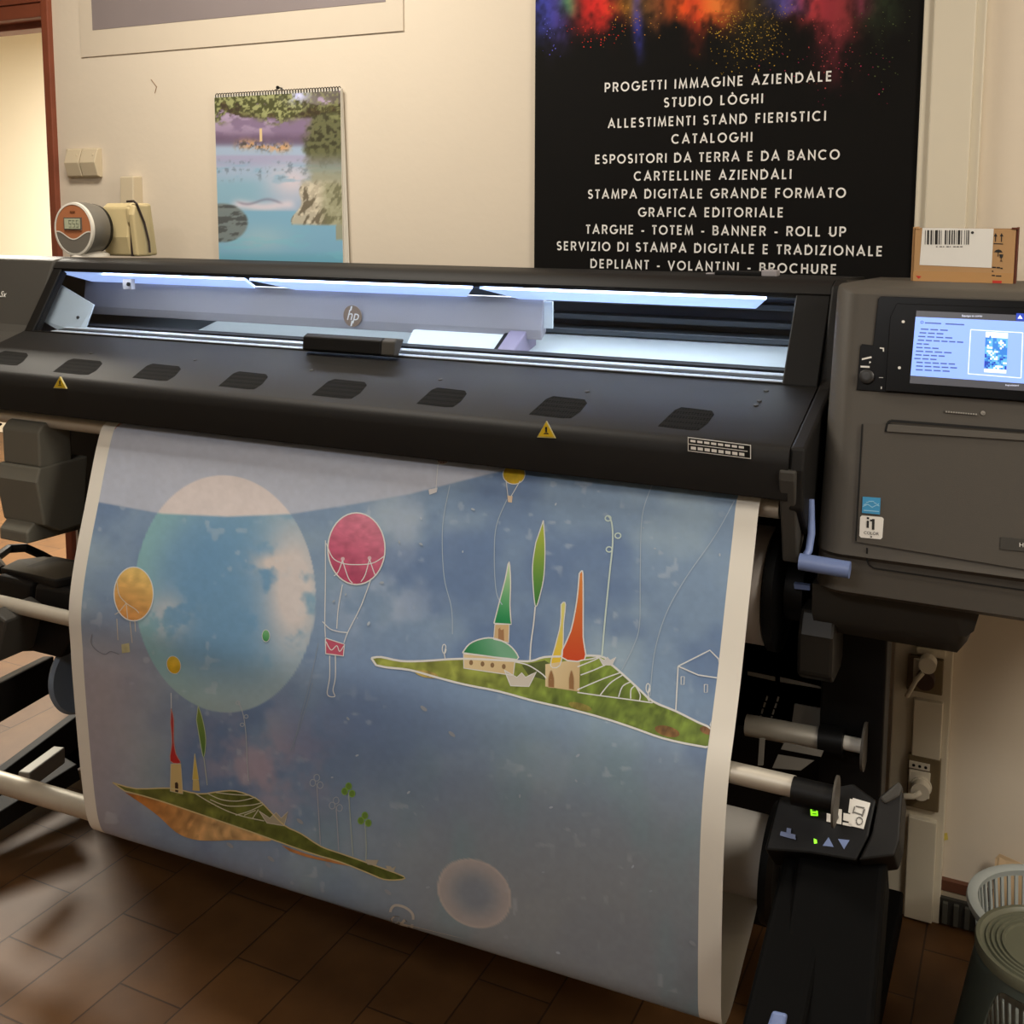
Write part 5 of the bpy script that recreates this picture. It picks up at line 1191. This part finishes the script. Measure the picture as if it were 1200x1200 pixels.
# ------------------------------------------------------------------ sockets and plugs in the trunking
m_mod = mat('socket_brown', (110, 96, 70), 0.5, noise=0.05); m_sw = mat('socket_white', (226, 220, 204), 0.45, noise=0.02)
yk = TY-0.003
def socket(px0, px1, py0, py1, label):
    a = P(px0, py0, y=yk); b = P(px1, py1, y=yk); zm = (a[2]+b[2])/2
    t = thing('power_socket', label, 'socket', ((a[0]+b[0])/2, TY+0.012, b[2]))
    MB().box(a[0], b[0], yk, TY+0.012, b[2], a[2]).build('socket_frame', m_mod, t, bevel=0.002)
    return t, a, b
t, a, b = socket(1064, 1104, 768, 816, 'brown framed wall socket with dark plug just under the printer housing')
q = MB().box(a[0]+0.012, b[0]-0.022, yk-0.006, yk, b[2]+0.016, a[2]-0.002); q.build('outlet', m_sw, t, bevel=0.002)
pc_ = P(1082, 792, y=yk-0.02)
pl_ = thing('power_plug', 'dark brown plug with white lead in the upper wall socket', 'plug', tuple(pc_))
MB().cyl((pc_[0]+0.004, yk-0.032, pc_[2]-0.008), (pc_[0]+0.004, yk-0.006, pc_[2]-0.008), 0.019, 24).build('plug_body', mat('plug_brown', (66, 48, 42), 0.5, noise=0.05), pl_, smooth=True)
MB().cyl((pc_[0]+0.008, yk-0.034, pc_[2]+0.028), (pc_[0]+0.008, yk-0.006, pc_[2]+0.028), 0.017, 24).build('plug_body', m_sw, pl_, smooth=True)
MB().tube([(pc_[0], yk-0.034, pc_[2]+0.012), (pc_[0]-0.012, yk-0.04, pc_[2]-0.004), (pc_[0]-0.022, yk-0.03, pc_[2]-0.03), (pc_[0]-0.03, yk-0.02, pc_[2]-0.05)], 0.005, 8).build('lead', m_trunk, pl_, smooth=True)
t, a, b = socket(1064.5, 1099.5, 884, 953, 'brown framed wall socket with white plug in the lower trunking')
q = MB().box(a[0]+0.003, a[0]+0.046, yk-0.005, yk, b[2]+0.028, a[2]-0.030); 
q.build('outlet', m_sw, t, bevel=0.002)
q = MB().box(a[0]+0.003, a[0]+0.044, yk-0.005, yk, a[2]-0.026, a[2]-0.012, 0)
for k in range(3): q.lathe([(0.0032, 0), (0.0032, 0.001)], (a[0]+0.012+k*0.012, yk-0.005, a[2]-0.019), (0, -1, 0), 10, 1)
q.build('outlet', [m_sw, m_gap], t)
pc_ = P(1079, 925, y=yk-0.02)
pl_ = thing('power_plug', 'round white plug in the lower wall socket of the trunking', 'plug', tuple(pc_))
q = MB().cyl((pc_[0], yk-0.034, pc_[2]), (pc_[0], yk-0.005, pc_[2]), 0.0185, 28).lathe([(0.021, 0), (0.021, 0.006)], (pc_[0], yk-0.005, pc_[2]), (0, -1, 0), 28)
q.build('plug_body', m_sw, pl_, smooth=True)
MB().tube([(pc_[0], yk-0.034, pc_[2]), (pc_[0]-0.012, yk-0.045, pc_[2]-0.006), (pc_[0]-0.03, yk-0.045, pc_[2]-0.010)], 0.006, 8).build('lead', m_sw, pl_, smooth=True)
# floor level vent in the wall
a = P(1100, 1042, y=YW-0.02); b = P(1149, 1078, y=YW-0.02)
vt = thing('vent', 'dark slatted vent low on the wall beside the trunking', 'vent', ((a[0]+b[0])/2+0.03, YW-0.01, 0.004))
MB().box(a[0], b[0]+0.10, YW-0.022, YW-0.012, 0.004, 0.062).build('back_plate', mat('vent_dark', (52, 50, 44), 0.7, noise=0.1), vt)
for k in range(9):
    x = a[0]+0.010+k*0.022; MB().box(x, x+0.010, YW-0.030, YW-0.020, 0.008, 0.056).build('slat', mat('vent_slat', (84, 84, 76), 0.6, noise=0.1), vt, bevel=0.001)
o = MB().plate([P(*p, y=YW-0.001) for p in [(1105, 977), (1110, 976), (1111, 984), (1105.5, 985)]], (0, -1, 0), 0.0008).build('paint_spot', mat('yellow_spot', (206, 190, 90), 0.6, noise=0.1), None, loc=tuple(P(1108, 980, y=YW)))
tag(o, 'tiny yellow spot on the wall above the skirting', 'spot')

# ------------------------------------------------------------------ basket and stool at the right
m_bask = mat('pale_basket_plastic', (178, 186, 184), 0.4, noise=0.03)
BC = np.array([0.078, 2.085, 0]); BR, BH = 0.128, 0.262
bk = thing('plastic_basket', 'pale grey slotted round plastic basket behind the stool', 'basket', (BC[0], BC[1], 0.0))
def rad(z): return BR*(0.78+0.22*z/BH)
MB().lathe([(BR-0.004, BH-0.014), (BR+0.010, BH-0.016), (BR+0.014, BH-0.008), (BR+0.012, BH), (BR+0.002, BH+0.002), (BR-0.006, BH-0.002), (BR-0.004, BH-0.014)], BC, (0, 0, 1), 64, caps=False).build('rim', m_bask, bk, smooth=True)
q = MB().lathe([(rad(0)-0.002, 0.001), (rad(0), 0.004), (rad(.03), 0.03), (rad(.03)-0.004, 0.03), (rad(0)-0.004, 0.008)], BC, (0, 0, 1), 48)
q.lathe([(rad(.13), 0.125), (rad(.14), 0.14), (rad(.14)-0.004, 0.14), (rad(.13)-0.004, 0.125), (rad(.13), 0.125)], BC, (0, 0, 1), 48, caps=False)
for k in range(52):
    a = 2*math.pi*k/52; u = np.array([math.cos(a), math.sin(a), 0]); w = np.array([-u[1], u[0], 0])
    q.beam(BC+u*(rad(.03)-.002)+np.array([0, 0, .028]), BC+u*(rad(BH)-.002)+np.array([0, 0, BH-.012]), 0.0062, 0.004, u)
q.build('slotted_wall', m_bask, bk)
yk2 = 2.345
ka, kb = P(1169, 1000, y=yk2), P(1195, 1011, y=yk2)
o = MB().plate([(ka[0]-0.004, yk2-0.06, 0.003), (ka[0]+0.16, yk2-0.06, 0.003), (ka[0]+0.16, yk2-0.002, kb[2]-0.05), (kb[0], yk2, kb[2]), (ka[0]+0.004, yk2, ka[2]), (ka[0]-0.004, yk2, kb[2]-0.004)], (0, -1, 0.2), 0.002).build('cardboard_sheet', mat('pale_cardboard', (206, 178, 140), 0.7, noise=0.06), None, loc=(ka[0], yk2, 0.003))
tag(o, 'piece of pale cardboard leaning on the wall behind the slotted basket', 'cardboard')
m_stool = mat('stool_plastic', (108, 110, 92), 0.4, noise=0.04, nscale=10); m_stool2 = mat('stool_side', (74, 84, 78), 0.45, noise=0.05)
SC = np.array([0.072, 1.815, 0]); SR, SZ = 0.112, 0.36
stl = thing('plastic_stool', 'grey-green plastic stool with ringed round top beside the printer', 'stool', (SC[0], SC[1], 0))
prof = [(0.001, SZ-0.006), (0.062, SZ-0.006)]
for r in (0.066, 0.074, 0.082, 0.090): prof += [(r, SZ-0.006), (r+0.0015, SZ-0.002), (r+0.005, SZ-0.002), (r+0.0065, SZ-0.006)]
prof += [(0.100, SZ-0.004), (0.104, SZ), (SR-0.002, SZ), (SR, SZ-0.005), (SR-0.001, SZ-0.018)]
MB().lathe(prof, SC, (0, 0, 1), 72, caps=False).build('seat', m_stool, stl, smooth=True)
def srad(z): return SR-0.003+0.055*(SZ-0.014-z)/(SZ-0.014)
def arch(a):                                    # height of the cut-out between the legs
    d = min(abs((math.degrees(a)-c+180) % 360-180) for c in (-104, 16, 136))
    return 0.0 if d >= 40 else (SZ-0.034)*(1-(d/40.0)**8)
NK, NR = 360, 16
v = []; f = []
for j in range(NR+1):
    for k in range(NK):
        a = 2*math.pi*k/NK; zl = arch(a); z = (SZ-0.014)+(zl-(SZ-0.014))*j/NR
        v.append(SC+np.array([srad(z)*math.cos(a), srad(z)*math.sin(a), z]))
for j in range(NR):
    for k in range(NK): f.append((j*NK+k, j*NK+(k+1) % NK, (j+1)*NK+(k+1) % NK, (j+1)*NK+k))
o = MB().add(v, f).build('legs', m_stool2, stl, smooth=True); sl_ = o.modifiers.new('solid', 'SOLIDIFY'); sl_.thickness = 0.004
bpy.context.view_layer.update()
